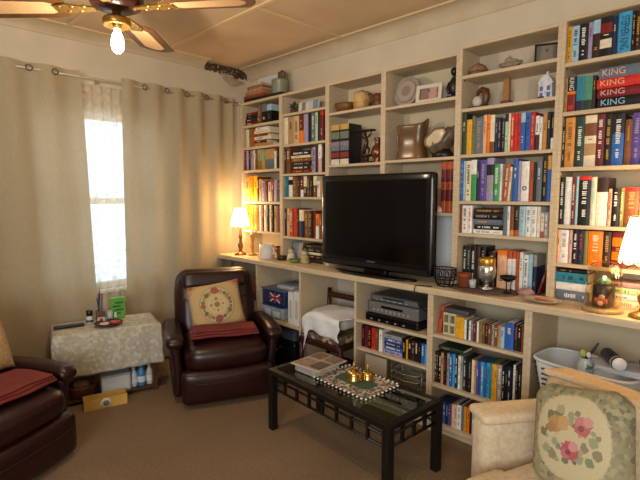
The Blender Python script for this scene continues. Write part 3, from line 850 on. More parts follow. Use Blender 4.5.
rag = M('#70271f', .8, noise=.15, scale=18, bump=.3, bscale=120)
def folded_cloth(loc, rz, label, d=(.30, .56, .075), tilt=0, bend=.0):
    g = MB()
    n = 3
    for i in range(n):
        hh = d[2]/n
        g.rbox((rnd.uniform(-.006, .006), 0, hh*(i+.5)), (d[0]-.012*i, d[1]-.02*i, hh*1.02), hh*.5, 6, fn=lambda p, q: Vector((p.x+.008*math.sin(q[1]*6+i), p.y, p.z+.010*math.sin(3*q[0]+2*q[1])*.4)))
    o = g.build('folded_throw', rag, None, loc, (0, tilt, rz)); return tag(o, label, 'throw')
f1 = Matrix.Rotation(math.radians(-25), 3, 'Z'); p1 = Vector((-3.06, 1.985, 0))+f1 @ Vector((.19, 0, .466))
folded_cloth(p1, math.radians(-25), 'dull red folded throw on the corner recliner seat, below the cushion', (.19, .50, .06))
f2 = Matrix.Rotation(math.radians(28), 3, 'Z'); p2 = Vector((-2.99, .37, 0))+f2 @ Vector((.19, 0, .466))
folded_cloth(p2, math.radians(28), 'dull red folded throw on the recliner seat at left edge', (.30, .50, .05))

# ------------------------------------------------------------------ cushions (pattern nodes in the cushion's own plane)
def pattern_mat(name, base, spots, rings=(), noise=.3, nscale=60, rough=.85, mott=None):
    """rings: (superellipse radius, colour) painted outward-in; spots: (x, y, r, colour) flowers and leaves, edges broken by noise"""
    m = D.materials.new(name); m.use_nodes = True; nt = m.node_tree; b = nt.nodes['Principled BSDF']; b.inputs['Roughness'].default_value = rough; L = nt.links.new
    tc = nt.nodes.new('ShaderNodeTexCoord'); nz = nt.nodes.new('ShaderNodeTexNoise'); nz.inputs['Scale'].default_value = nscale; nz.inputs['Detail'].default_value = 3
    L(tc.outputs['Object'], nz.inputs['Vector'])
    sp = nt.nodes.new('ShaderNodeSeparateXYZ'); L(tc.outputs['Object'], sp.inputs[0])
    def mth(op, a, b_=None):
        n = nt.nodes.new('ShaderNodeMath'); n.operation = op
        for i, q in enumerate((a, b_)):
            if q is None: continue
            if isinstance(q, (int, float)): n.inputs[i].default_value = q
            else: L(q, n.inputs[i])
        return n.outputs[0]
    nof = mth('MULTIPLY', mth('SUBTRACT', nz.outputs['Fac'], .5), noise)
    def mixc(f, a, c2):
        n = nt.nodes.new('ShaderNodeMixRGB'); L(f, n.inputs[0]); L(a, n.inputs[1]); n.inputs[2].default_value = lin(c2); return n.outputs[0]
    rgb = nt.nodes.new('ShaderNodeRGB'); rgb.outputs[0].default_value = lin(base); cur = rgb.outputs[0]
    if mott:
        v = nt.nodes.new('ShaderNodeTexVoronoi'); v.inputs['Scale'].default_value = mott[1]; L(tc.outputs['Object'], v.inputs['Vector'])
        s2 = nt.nodes.new('ShaderNodeSeparateXYZ'); L(v.outputs['Color'], s2.inputs[0])
        for k_, c2 in enumerate(mott[0]): cur = mixc(mth('GREATER_THAN', s2.outputs[k_], .58), cur, c2)
    for rx, ry, pw, c2 in rings:
        d_ = mth('ADD', mth('POWER', mth('ABSOLUTE', mth('DIVIDE', sp.outputs[0], rx)), pw), mth('POWER', mth('ABSOLUTE', mth('DIVIDE', sp.outputs[1], ry)), pw))
        cur = mixc(mth('LESS_THAN', mth('ADD', d_, nof), 1), cur, c2)
    for x, y, r, c2 in spots:
        dx = mth('SUBTRACT', sp.outputs[0], x); dy = mth('SUBTRACT', sp.outputs[1], y)
        d_ = mth('DIVIDE', mth('SQRT', mth('ADD', mth('MULTIPLY', dx, dx), mth('MULTIPLY', dy, dy))), r)
        cur = mixc(mth('LESS_THAN', mth('ADD', d_, mth('MULTIPLY', nof, 3)), 1), cur, c2)
    mul = nt.nodes.new('ShaderNodeMixRGB'); mul.blend_type = 'MULTIPLY'; mul.inputs[0].default_value = .35
    nz2 = nt.nodes.new('ShaderNodeTexNoise'); nz2.inputs['Scale'].default_value = 160; L(tc.outputs['Object'], nz2.inputs['Vector'])
    L(cur, mul.inputs[1]); L(nz2.outputs['Color'], mul.inputs[2]); 
    gm = nt.nodes.new('ShaderNodeBrightContrast'); gm.inputs[1].default_value = .04; L(mul.outputs[0], gm.inputs[0]); L(gm.outputs[0], b.inputs['Base Color'])
    bp = nt.nodes.new('ShaderNodeBump'); bp.inputs['Strength'].default_value = .4; bp.inputs['Distance'].default_value = .003; L(nz2.outputs['Fac'], bp.inputs['Height']); L(bp.outputs[0], b.inputs['Normal'])
    return m
def cushion(name, w_, h_, th, mat, corner=.0, pinch=.06, n=26):
    """pillow in the xy plane, thickness along z; corner > 0 clips the four corners"""
    g = MB()
    def P(sg):
        def fn(u, v):
            a, b = 2*u-1, 2*v-1
            q = (1-abs(a)**2.6)*(1-abs(b)**2.6); q = max(q, 0)**.5
            k = 1-pinch*(1-abs(b)**2) if False else 1
            sx = 1-pinch*(1-b*b)*abs(a)**3; sy = 1-pinch*(1-a*a)*abs(b)**3
            x_, y_ = a*w_/2*sx, b*h_/2*sy
            if corner:
                e = abs(a)+abs(b)-(2-corner)
                if e > 0: x_ -= math.copysign(e/2*w_/2, a); y_ -= math.copysign(e/2*h_/2, b)
            return (x_, y_, sg*q*th/2)
        return fn
    g.grid(P(1), n, n); g.grid(P(-1), n, n)
    o = g.build(name, mat)
    import bmesh
    bm = bmesh.new(); bm.from_mesh(o.data); bmesh.ops.remove_doubles(bm, verts=bm.verts, dist=.0005); bmesh.ops.recalc_face_normals(bm, faces=bm.faces); bm.to_mesh(o.data); bm.free()
    return o
def ring_spots(n, r, rr, cols, ph=0, sy=1): return [(r*math.cos(2*PI*i/n+ph), sy*r*math.sin(2*PI*i/n+ph), rr*(.8+.4*((i*7) % 3)/2), cols[i % len(cols)]) for i in range(n)]
med = pattern_mat('medallion_weave', '#b08a5a', ring_spots(22, .105, .016, ['#6e6f40', '#a0512f', '#8a8a58', '#5d5a35', '#b08a4a'])+[(0, .11, .03, '#a2432c'), (0, -.11, .03, '#a2432c')]+ring_spots(8, .045, .012, ['#a07a45', '#c9a86c'])+[(0, 0, .022, '#8a6a38')]+[(sx*.19, sy*.19, .045, '#9a4a32') for sx in (-1, 1) for sy in (-1, 1)]+[(sx*.165, sy*.2, .018, '#5a5f38') for sx in (-1, 1) for sy in (-1, 1)],
    [(.205, .19, 2.2, '#c3a468'), (.135, .145, 2, '#a8935a'), (.125, .135, 2, '#c9b07a'), (.07, .07, 2, '#d2b984')], .25, 55)
cu = cushion('cushion', .42, .36, .13, med)
def place_on(o, base, rz, off, tilt, roll=0):
    """stand a cushion up: its face (local z) looks along the chair's front, leaned back by tilt"""
    R_ = Matrix.Rotation(rz, 4, 'Z'); p = Vector(base)+(R_ @ Vector(off))
    # local x -> chair's left-to-right seen from front, y -> up, z -> forward
    B = Matrix(((0, 0, 1, 0), (1, 0, 0, 0), (0, 1, 0, 0), (0, 0, 0, 1)))
    o.matrix_world = Matrix.Translation(p) @ R_ @ Matrix.Rotation(-tilt, 4, 'Y') @ B @ Matrix.Rotation(roll, 4, 'Z')
    return o
tag(place_on(cu, (-3.06, 1.985, 0), math.radians(-25), (.0, -.03, .64), math.radians(20), math.radians(7)), 'beige square cushion with a round floral medallion on the corner recliner', 'cushion')
cu2 = cushion('cushion', .42, .40, .15, M('#a88a60', .9, noise=.35, scale=70, bump=.3, bscale=150))
tag(place_on(cu2, (-2.99, .37, 0), math.radians(28), (-.075, .08, .685), math.radians(18)), 'mottled tan cushion leaning on the recliner at left edge', 'cushion')
# ------------------------------------------------------------------ television on the counter
tv = thing('television', 'large black flat television standing on the counter', 'television', (-2.03, 2.66, CZ))
blk = M('#08080a', .2); scr = M('#050507', .13, spec=.25); dk = M('#121213', .35)
bz = MB(); W_, Z0, Z1 = .49, .045, .722
bz.rbox((0, -.055, (Z0+Z1)/2), (2*W_, .07, Z1-Z0), .018, 6)
cab = bz.build('cabinet', blk, tv)
MB().span((-W_+.045, -.0925, Z0+.075), (W_-.045, -.0895, Z1-.045)).build('screen', scr, tv)
MB().span((-W_+.03, -.0915, Z0+.018), (W_-.03, -.0895, Z0+.045)).build('speaker_strip', dk, tv)
MB().rbox((0, .0, .38), (.7, .07, .46), .03, 4).build('rear_housing', dk, tv)
st = MB(); st.lathe([(.0, 0), (.36, 0), (.365, .008), (.355, .014), (.0, .018)], 40, (0, -.058, 0), sq=(1, .25)); st.rbox((0, -.02, .05), (.2, .05, .1), .015, 3)
st.build('stand', blk, tv)
[MB().box((-.03+.0105*i, -.0899, Z0+.058), (.0075, .001, .009)).build('maker_letter', M('#7c7f84', .3, .5), cab) for i in range(7)]

# ------------------------------------------------------------------ black metal and glass coffee table
TX, TY, TR = -1.725, 1.985, math.radians(-4)
tb = thing('coffee_table', 'black metal coffee table with a glass top and lattice rails', 'coffee table', (TX, TY, 0), TR)
met = M('#15120f', .38, .2, noise=.2, scale=20); HX, HY, TZ = .50, .225, .40
MB().span((-HX+.03, -HY+.03, TZ-.012), (HX-.03, HY-.03, TZ-.002)).build('glass_top', glass_mat('table_glass', '#cdd6c4', .60), tb)
fr = MB(); b_ = .042
fr.span((-HX, -HY, TZ-.03), (HX, -HY+b_, TZ)).span((-HX, HY-b_, TZ-.03), (HX, HY, TZ)).span((-HX, -HY+b_, TZ-.03), (-HX+b_, HY-b_, TZ)).span((HX-b_, -HY+b_, TZ-.03), (HX, HY-b_, TZ))
fr.build('frame', met, tb, bevel=.004)
for sx in (-1, 1):
    for sy in (-1, 1): MB().span((sx*HX-sx*.045, sy*HY-sy*.045, 0), (sx*HX, sy*HY, TZ-.03)).build('leg', met, tb, bevel=.004)
def lattice(a, b, n, vert):
    g = MB()
    for z in (.335, .275): g.tube([(a[0], a[1], z), (b[0], b[1], z)], .008, 6)
    for i in range(1, n):
        t_ = i/n; p = (a[0]+(b[0]-a[0])*t_, a[1]+(b[1]-a[1])*t_)
        g.span((p[0]-.008, p[1]-.008, .27), (p[0]+.008, p[1]+.008, TZ-.03) if i % 2 else (p[0]+.008, p[1]+.008, .345))
    return g.build('lattice_rail', met, tb)
e = .022
lattice((-HX+.04, -HY+e), (HX-.04, -HY+e), 8, 0); lattice((-HX+.04, HY-e), (HX-.04, HY-e), 8, 0)
lattice((-HX+e, -HY+.04), (-HX+e, HY-.04), 4, 0); lattice((HX-e, -HY+.04), (HX-e, HY-.04), 4, 0)
def on_table(dx, dy, z=0):
    c, s = math.cos(TR), math.sin(TR); return (TX+dx*c-dy*s, TY+dx*s+dy*c, TZ+.0008+z)
# beaded mat: world corners about (-1.91,1.89) (-1.89,2.2) (-1.5,2.15) (-1.53,1.88)
rosy = pattern_mat('mat_weave', '#8c6a5c', [], [(.135, .062, 6, '#1d4a34')], .22, 70, mott=(['#b88a80', '#2e5540', '#cfc0ac'], 60))
mt = MB().rbox((0, 0, .003), (.42, .29, .006), .003, 10).build('table_mat', rosy, None, on_table(.02, .045), (0, 0, TR))
tag(mt, 'rectangular beaded mat with a green centre on the coffee table', 'table mat')
bd = [M('#e6e2d6', .4), M('#16130f', .4)]
eb = MB()
def edge(n, a, b):
    for i in range(n):
        t_ = (i+.5)/n; eb.ell((a[0]+(b[0]-a[0])*t_, a[1]+(b[1]-a[1])*t_, .006), (.0075, .0075, .005), 7, 5, i % 2)
for a, b, n in (((-.212, -.15), (.212, -.15), 26), ((-.212, .15), (.212, .15), 26), ((-.212, -.15), (-.212, .15), 18), ((.212, -.15), (.212, .15), 18)): edge(n, a, b)
eb.build('beaded_edge', bd, mt)
brs = M('#c9a35a', .22, .95)
def bell(label, loc, s):
    t = thing('brass_bell', label, 'ornament', loc, 0, 'brass ornaments on the mat')
    MB().lathe([(.036*s, 0), (.038*s, .004*s), (.030*s, .012*s), (.032*s, .03*s), (.026*s, .042*s), (.008*s, .047*s), (0, .047*s)], 24).build('body', brs, t)
    MB().lathe([(.006*s, .046*s), (.011*s, .052*s), (.005*s, .060*s), (.009*s, .070*s), (.003*s, .082*s), (0, .083*s)], 14).build('finial', brs, t)
bell('taller brass bell ornament on the green mat centre', on_table(.005, .045, .0065), 1.3)
bell('shorter brass bell ornament beside the taller one on the mat', on_table(.05, .115, .0065), 1.05)
# pile at the left end: boxes under a newspaper
bx = MB().rbox((0, 0, .022), (.18, .22, .042), .004, 4).build('magazine_stack', M('#aaa594', .8, noise=.3, scale=40), None, on_table(-.275, .0), (0, 0, TR+.06))
tag(bx, 'pale carton lying under the newspaper on the coffee table', 'box')
npm = pattern_mat('newsprint', '#b3a793', [], [], .35, 30, mott=(['#a89c88', '#bdb19c', '#b3a793'], 80))
ns_ = None; ns = MB().grid(lambda u, v: ((u-.5)*.235, (v-.5)*.28, .004*math.sin(u*5)*v), 14, 14).build('newspaper', npm, None, on_table(-.265, .005, .052), (0, 0, TR+.10), solid=.005)
tag(ns, 'folded newspaper on the left end of the coffee table', 'newspaper')
for a, b, c in (((-.10, .02), (-.01, .12), '#6b5a4c'), ((.01, .03), (.10, .12), '#7d6a5c'), ((-.10, -.12), (.0, -.01), '#94826e'), ((.015, -.11), (.10, .0), '#5c5048')):
    MB().span((a[0], a[1], .0068), (b[0], b[1], .0078)).build('printed_photo', M(c, .7, noise=.35, scale=45), ns)

# ------------------------------------------------------------------ side table with a floral cloth
SX, SY, SR = -3.56, 1.30, math.radians(-14)
sd = thing('side_table', 'low wooden side table under a floral cloth by the curtains', 'side table', (SX, SY, 0), SR)
dwd = M('#4b2c1c', .45, noise=.25, scale=15)
MB().span((-.155, -.318, .50), (.155, .318, .525)).build('top', dwd, sd, bevel=.004)
MB().span((-.16, -.325, .022), (.16, .325, .04)).build('lower_shelf', dwd, sd, bevel=.003)
for sx in (-1, 1):
    for sy in (-1, 1): MB().span((sx*.165-sx*.035, sy*.33-sy*.035, 0), (sx*.165, sy*.33, .50)).build('leg', dwd, sd, bevel=.003)
flo = pattern_mat('floral_cloth', '#bdb6a0', [], [], .3, 30, mott=(['#aaa89d', '#cdc6b3', '#b6af9c'], 46))
def cloth():
    g = MB(); hx, hy = .182, .345; nu, nv = 64, 84; drop = .33
    def P(u, v):
        # unfolded sheet coordinates
        a = (u-.5)*2*(hx+drop*.92); b = (v-.5)*2*(hy+.16)
        x_ = max(-hx, min(hx, a)); y_ = max(-hy, min(hy, b)); ox, oy = a-x_, b-y_
        dz = max(abs(ox), abs(oy)*1.0)
        if a < 0: dz = min(dz, .10 if abs(oy) < .01 else max(.10, abs(oy)))
        wv = .014*math.sin(b*19+1)*min(1, abs(ox)/.1) if abs(ox) > 0 else 0
        wv2 = .012*math.sin(a*24)*min(1, abs(oy)/.08) if abs(oy) > 0 else 0
        fl_ = .04*min(1, abs(ox)/drop)
        return (x_+math.copysign(.004+(abs(wv)+fl_*.5 if ox > 0 else 0), ox) if abs(ox) > 0 else x_, y_+(math.copysign(.006+abs(wv2)+.006, oy) if abs(oy) > 0 else 0), .5285-dz*.98)
    g.grid(P, nu, nv)
    return g
tc_ = cloth().build('tablecloth', flo, None, (SX, SY, 0), (0, 0, SR), solid=.003)
tag(tc_, 'cream and grey floral cloth draped over the side table', 'tablecloth')

# ------------------------------------------------------------------ dining chair pushed into the knee hole
dc = thing('dining_chair', 'dark wooden chair in the gap under the counter, white cloth on it', 'chair', (-2.445, 2.65, 0))
dw = M('#3a1d12', .4, noise=.25, scale=14); seatp = pattern_mat('seat_pattern', '#8a6a48', [], [], .3, 40, mott=(['#2c1a12', '#c9ac80', '#5a3a26'], 38))
for sx in (-1, 1):
    MB().tube([(sx*.212, -.17, 0), (sx*.212, -.17, .37)], .019, 8).build('leg', dw, dc)
    MB().tube([(sx*.20, .13, 0), (sx*.20, .13, .40), (sx*.205, .155, .72)], .018, 8).build('leg', dw, dc)
MB().rbox((0, .15, .668), (.42, .03, .045), .012, 4).build('top_rail', dw, dc)
MB().rbox((0, .14, .56), (.40, .022, .04), .01, 3).build('back_rail', dw, dc)
MB().rbox((0, -.02, .355), (.44, .36, .05), .012, 3).build('seat_frame', dw, dc)
MB().rbox((0, -.025, .405), (.42, .34, .06), .025, 5).build('seat_pad', seatp, dc)
for z in (.17,): MB().tube([(-.212, -.17, z), (.212, -.17, z)], .011, 8).build('stretcher', dw, dc)
wc = MB()
def WP(u, v):
    a = (u-.5)*.40; b = v
    x_ = a+.012*math.sin(17*b+9*u)-.02+.05*max(0, .35-u)*max(0, b-.3)*4
    if b < .55: y_ = .10-.30*b/.55; z_ = .60-.02*b+.014*math.sin(a*22+5*b)*(.3+b)
    else:
        t_ = (b-.55)/.45; y_ = -.20-.012*math.sin(a*30+1)*t_-.012; z_ = .575-.13*t_-(.15*t_*max(0, (.16-u)/.16))-.012*math.sin(a*14)*t_
    z_ -= .05*max(0, abs(2*u-1)-.6)
    return (x_, y_, z_)
wc.grid(WP, 26, 24); wo = wc.build('white_cloth', M('#e2e3e3', .85, noise=.06, scale=20, bump=.2, bscale=80), None, (-2.40, 2.655, 0), None, solid=.008)
tag(wo, 'crumpled white cloth draped on the chair under the counter', 'cloth')
pd = MB().rbox((0, 0, .0), (.33, .20, .10), .045, 5, fn=lambda p, q: Vector((p.x, p.y, p.z+.015*math.sin(p.x*15)))).build('bolster', M('#cfc9ba', .9), None, (-2.43, 2.64, .500)); tag(pd, 'pale bolster under the white cloth on the chair', 'pillow')
rb = MB().span((-.12, -.14, 0), (.12, .14, .16)).build('red_box', M('#7a2a1a', .6, noise=.2, scale=10), None, (-2.43, 2.66, .0006), bevel=.004); tag(rb, 'red brown box on the floor under the chair in the gap', 'box')

# ------------------------------------------------------------------ cream armchair, bottom right
AX, AY, AR = -.47, 1.79, math.radians(250)
crm = M('#d3c0a0', .95, noise=.14, scale=45, bump=.5, bscale=130)
ac = thing('armchair', 'cream fleecy armchair with a rose cushion at bottom right', 'armchair', (AX, AY, 0), AR)
MB().rbox((-.02, 0, .17), (.54, .58, .26), .04, 5).build('base', crm, ac)
sc_ = MB().rbox((.0, 0, .315), (.50, .52, .13), .05, 7, fn=lambda p, q: Vector((p.x+.03*(1-q[1]**2)*max(0, q[0]), p.y, p.z+.02*(1-q[0]**2)*(1-q[1]**2)*(q[2] > 0)))).build('seat_cushion', crm, ac)
MB().rbox((.155, 0, .313), (.24, .60, .125), .055, 7, fn=lambda p, q: Vector((p.x+.03*(1-q[1]**2)*max(0, q[0]), p.y, p.z))).build('seat_front_roll', crm, sc_)
for s in (-1, 1):
    Ta = RT(0, 0, s*math.radians(16), (-.30, s*.315, 0))
    a_ = MB().rbox((.18, 0, .28), (.38, .14, .50), .05, 6, T=Ta).build('arm', crm, ac)
    MB().rbox((.18, 0, .535), (.39, .155, .045), .022, 5, T=Ta).build('arm_cover', M('#d8c5a4', .95, noise=.1, scale=60, bump=.5, bscale=140), a_)
T = RT(0, math.radians(-8), 0, (-.25, 0, .34))
bkc = MB().rbox((0, 0, .17), (.14, .64, .44), .05, 8, T=T, fn=lambda p, q: Vector((p.x+.015*(1-q[1]**2)*max(0, q[0]), p.y, p.z-.012*q[1]**2*max(0, q[2])))).build('backrest', crm, ac)
MB().rbox((.0, 0, .385), (.148, .648, .03), .014, 6, T=T, fn=lambda p, q: Vector((p.x, p.y, p.z-.012*q[1]**2))).build('lamplit_back_top', M('#d6bd96', .95, noise=.1, scale=60, bump=.5, bscale=140), bkc)  # warmer strip: lamp glow along the back's top edge, put into the colour
for sx, sy in ((.25, .26), (.25, -.26), (-.25, .26), (-.25, -.26)): MB().lathe([(.018, 0), (.024, .045)], 10).build('foot', dw, ac, (sx, sy, 0))
lc = MB()
for i in range(9):
    lc.ell((.02+.028*i, -.322, .285-.012*(i % 2)), (.017, .008, .03), 8, 6, 0); lc.ell((.02+.028*i, -.324, .252-.012*(i % 2)), (.013, .007, .014), 8, 6, 1)
lc.build('lace_trim', [M('#e4dccb', .8), M('#1b1714', .8)], ac)
rr_ = random.Random(11)
roses = [(x*.82, y*.82, r*.62, c) for x, y, r, c in [(-.07, .045, .05, '#b58a4a'), (-.03, .055, .04, '#c49a5c'), (-.09, .03, .03, '#a87a3c'), (.055, .055, .055, '#b4605a'), (.075, .075, .03, '#cf8f86'), (.04, .07, .026, '#c07a72'), (.05, .045, .018, '#8e3a3c'), (.0, -.055, .052, '#b24a52'), (.018, -.035, .028, '#d08a86'), (-.02, -.07, .026, '#c2666a'), (-.005, -.062, .016, '#7e2a34')]]
for i in range(34):
    a_ = 2*PI*i/34+rr_.uniform(-.1, .1); d_ = rr_.uniform(.05, .105)
    roses.insert(0, (d_*math.cos(a_)*1.05, d_*math.sin(a_)*.95, rr_.uniform(.007, .018), rr_.choice(['#6e7048', '#7f8560', '#5f6a42', '#959a72', '#8a7f5a', '#a89a6c'])))
rosem = pattern_mat('rose_tapestry', '#857c56', roses, [(.140, .150, 2.4, '#b9ab80'), (.135, .145, 2.4, '#cbbb90')], .38, 85, mott=(['#6c6a48', '#a59b70', '#938a62'], 60))
rc = cushion('cushion', .385, .385, .14, rosem, .34)
tag(place_on(rc, (AX, AY, 0), AR, (-.03, .01, .612), math.radians(19), math.radians(14)), 'cream and olive rose tapestry cushion on the cream armchair', 'cushion')
# ------------------------------------------------------------------ lamps
def shade_mat(name, hx, k):
    m = D.materials.new(name); m.use_nodes = True; b = m.node_tree.nodes['Principled BSDF']
    b.inputs['Base Color'].default_value = lin(hx); b.inputs['Emission Color'].default_value = lin(hx); b.inputs['Emission Strength'].default_value = k
    return m
def table_lamp(label, loc, zsh, shade_h, r0, r1, k, energy, basehx, flute):
    t = thing('table_lamp', label, 'lamp', loc)
    bm1 = M(basehx, .3, .7, noise=.2, scale=30)
    MB().lathe([(.055, 0), (.058, .008), (.045, .018), (.018, .03), (.012, .05), (.022, .075), (.026, .095), (.014, .12), (.010, .15), (.020, .175), (.012, .20), (.008, .22), (.008, zsh+.03)], 24).build('base', bm1, t)
    g = MB(); n = 48
    def P(u, v):
        a = 2*PI*u; r = (r0+(r1-r0)*v**1.25)*(1+flute*abs(math.sin(a*6)))
        return (r*math.cos(a), r*math.sin(a), zsh+shade_h*v-.012*abs(math.cos(a*6))*(1-v))
    sh = g.grid(P, n, 10).build('lamp_shade', shade_mat('shade_glow', '#ffe0ae', k), t, fixn=False)
    MB().tube([(r0*1.0*math.cos(2*PI*i/n), r0*math.sin(2*PI*i/n), zsh+.001) for i in range(n)], .003, 6, closed=True).build('shade_rim', M('#8a6a3c', .5), sh)
    for zz in (zsh+shade_h+.0,): MB().tube([(r1*math.cos(2*PI*i/n), r1*math.sin(2*PI*i/n), zz) for i in range(n)], .003, 6, closed=True).build('shade_rim', M('#8a6a3c', .5), sh)
    for q in range(8):
        a_ = 2*PI*q/8; MB().tube([((r0+.001+(r1-r0)*v**1.25)*(1+flute*abs(math.sin(a_*6)))*math.cos(a_), (r0+.001+(r1-r0)*v**1.25)*(1+flute*abs(math.sin(a_*6)))*math.sin(a_), zsh+shade_h*v-.012*abs(math.cos(a_*6))*(1-v)) for v in (0, .25, .5, .75, 1)], .0016, 5).build('rib', M('#8a6a3c', .5), sh)
    MB().ell((0, 0, zsh+shade_h*.45), (.024, .024, .036), 14, 10).build('light_bulb', emit('#ffd9a0', 10, 'lamp_bulb_glow'), t)
    lamp('lamp_light', 'POINT', (loc[0], loc[1], loc[2]+zsh-.05), energy*.4, (1, .68, .32), .05)
    lamp('lamp_light', 'POINT', (loc[0], loc[1], loc[2]+zsh+shade_h+.06), energy*.6, (1, .68, .32), .05)
    return t
table_lamp('lit table lamp with a fluted cream shade beside the curtain', (-3.655, 2.615, CZ+.001), .285, .165, .088, .052, 5, 11, '#8a5a2c', .05)
table_lamp('lit lamp with a white shade at the right edge', (-.415, 2.582, CZ+.001), .265, .21, .108, .07, 5, 6, '#a8854c', .02)

# ------------------------------------------------------------------ ornaments on the shelves (left to right)
def lathe_thing(name, label, cat, loc, prof, hx, rough=.4, metal=0, sq=(1, 1), rz=0, noise=.12, scale=25, seg=28):
    o = MB().lathe(prof, seg, sq=sq).build(name, M(hx, rough, metal, noise, scale), None, loc, (0, 0, rz)); return tag(o, label, cat)
E_ = .0008
# on top of the corner bookcase
ty = MB().span((-.27, -.12, .012), (.27, .10, .03)).span((-.27, -.12, 0), (-.25, .10, .012)).span((.25, -.12, 0), (.27, .10, .012)).build('tray', M('#2c1a12', .5, noise=.2), None, (-3.44, 2.84, 2.375+E_), bevel=.003)
tag(ty, 'dark wooden tray on top of the corner bookcase', 'tray')
zz = 2.375+.031+E_
rm = random.Random(5)
for i, (c, th, w_, who) in enumerate((('#8a4a2c', .026, .30, 'rust red magazine bundle, lowest of the pile on the dark tray'), ('#b07848', .03, .28, 'tan magazine bundle, second from bottom on the dark tray'), ('#a89478', .026, .25, 'grey beige magazine bundle, third from bottom on the dark tray'), ('#9a6a4c', .026, .22, 'brown magazine bundle, second from top on the dark tray'), ('#c9b79a', .024, .17, 'pale magazine bundle, topmost of the pile on the dark tray'))):
    g = MB()
    for q in range(3): g.span((-w_/2+rm.uniform(-.006, .006), -.08, th*q/3), (w_/2+rm.uniform(-.006, .006), .08, th*(q+1)/3-.001), 0)
    o = g.build('magazine_bundle', M(c, .7, noise=.25, scale=40), None, (-3.55, 2.80+rm.uniform(-.01, .01), zz), (0, 0, rm.uniform(-.05, .05))); zz += th+.0006
    tag(o, who, 'magazines', 'magazine bundles on the corner bookcase')
cvm = pattern_mat('sky_picture', '#e3e9ea', [(-.06, -.03, .05, '#6f7a6a'), (.03, -.05, .05, '#7d8578'), (.09, .0, .05, '#9fb0b8')], [], .4, 30)
cv = MB().rbox((0, 0, 0), (.40, .20, .02), .003, 5).build('canvas_print', cvm, None, (-3.53, 2.925, 2.375+.135+.031), (PI/2-.0, 0, 0)); tag(cv, 'pale landscape canvas standing behind the magazine pile', 'picture')
tn = lathe_thing('tin', 'grey green tin on the right of the dark tray', 'tin', (-3.27, 2.80, 2.375+.0316), [(.07, 0), (.074, .004), (.074, .10), (.077, .104), (.077, .125), (.05, .13), (0, .13)], '#8f9480', .4, .3)
lid = MB().ell((0, 0, .0), (.05, .03, .035), 14, 8, fn=lambda q, p: Vector((q.x, q.y, q.z+.01*math.sin(9*q.x/.05)))).build('figurine', M('#6a5140', .6, noise=.3, scale=40), None, (-3.24, 2.80, 2.375+.0316+.131+.034)); tag(lid, 'small brown ornament on top of the grey green tin', 'ornament')
# bookcase left of the television, top shelf
z = 2.20+E_
pt = thing('potted_plant', 'small dark leafy plant on the second bookcase top shelf', 'plant', (-3.07, 2.79, z))
MB().lathe([(.03, 0), (.036, .04), (.033, .04), (.03, .034), (0, .034)], 18).build('pot', M('#5a3a2a', .6), pt)
lf = MB(); rl = random.Random(2)
for i in range(26):
    a = rl.uniform(0, 2*PI); L_ = rl.uniform(.03, .07); h_ = rl.uniform(.02, .08)
    p0 = Vector((0, 0, .036)); p1 = Vector((L_*.5*math.cos(a), L_*.5*math.sin(a), .036+h_*.8)); p2 = Vector((L_*math.cos(a), L_*math.sin(a), .036+h_)); s_ = Vector((-math.sin(a), math.cos(a), 0))*.011
    lf.add([p0, p1+s_, p2, p1-s_], [(0, 1, 2, 3)], i % 2)
lf.build('leaves', [M('#2f3a26', .6), M('#6a7058', .6)], pt, solid=.0015)
def card(label, loc, w_, h_, mat, rz=0, tilt=-.12, name='card', cat='card'):
    o = MB().span((-w_/2, -.0015, 0), (w_/2, .0015, h_)).build(name, mat, None, loc, (tilt, 0, rz)); return tag(o, label, cat)
card('white greeting card leaning beside the small dark plant', (-2.93, 2.77, z), .10, .085, pattern_mat('card_a', '#d9d6cc', [(0, .0, .02, '#8a7a6a')], [], .3, 40), .25)
card('blue white photo card leaning right on that top shelf', (-2.83, 2.79, z), .12, .095, pattern_mat('card_b', '#c7cdd2', [(.02, 0, .03, '#7f8f9c')], [], .3, 40), .1)
card('grey card at the right end of that top shelf', (-2.70, 2.84, z), .11, .10, M('#a39a8a', .8, noise=.2), 0)
# bookcase with the yellow jug
z = 2.143+E_
bw = lathe_thing('wooden_bowl', 'brown wooden bowl left of the yellow jug', 'bowl', (-2.475, 2.79, z), [(.04, 0), (.065, .01), (.085, .04), (.088, .07), (.082, .072), (.076, .045), (.05, .02), (0, .018)], '#6e4a22', .5, 0, (1, .85), 0, .3, 30)
jg = thing('jug', 'yellow and brown pottery jug on the upper shelf', 'jug', (-2.30, 2.79, z))
ym = pattern_mat('jug_glaze', '#c79a4c', [], [], .3, 12, .35, mott=(['#d9b056', '#b88040', '#cfa75e'], 18))
MB().lathe([(.05, 0), (.066, .006), (.070, .04), (.064, .09), (.060, .118), (.064, .125), (.058, .125), (.054, .115), (.06, .05), (0, .02)], 28).build('body', ym, jg)
MB().tube([(.058, 0, .105), (.085, 0, .11), (.10, 0, .09), (.095, 0, .055), (.066, 0, .035)], .008, 8).build('handle', M('#5a3a1c', .4), jg)
MB().lathe([(.062, .124), (.060, .130), (.03, .136), (.012, .138), (.014, .146), (0, .148)], 24).build('lid', M('#7a5a2c', .4), jg)
lathe_thing('brown_pot', 'small lidded brown pot right of the yellow jug', 'pot', (-2.155, 2.80, z), [(.03, 0), (.038, .005), (.038, .058), (.034, .062), (.042, .068), (.042, .075), (.036, .082), (.038, .098), (.02, .104), (0, .105)], '#6b3c22', .45)
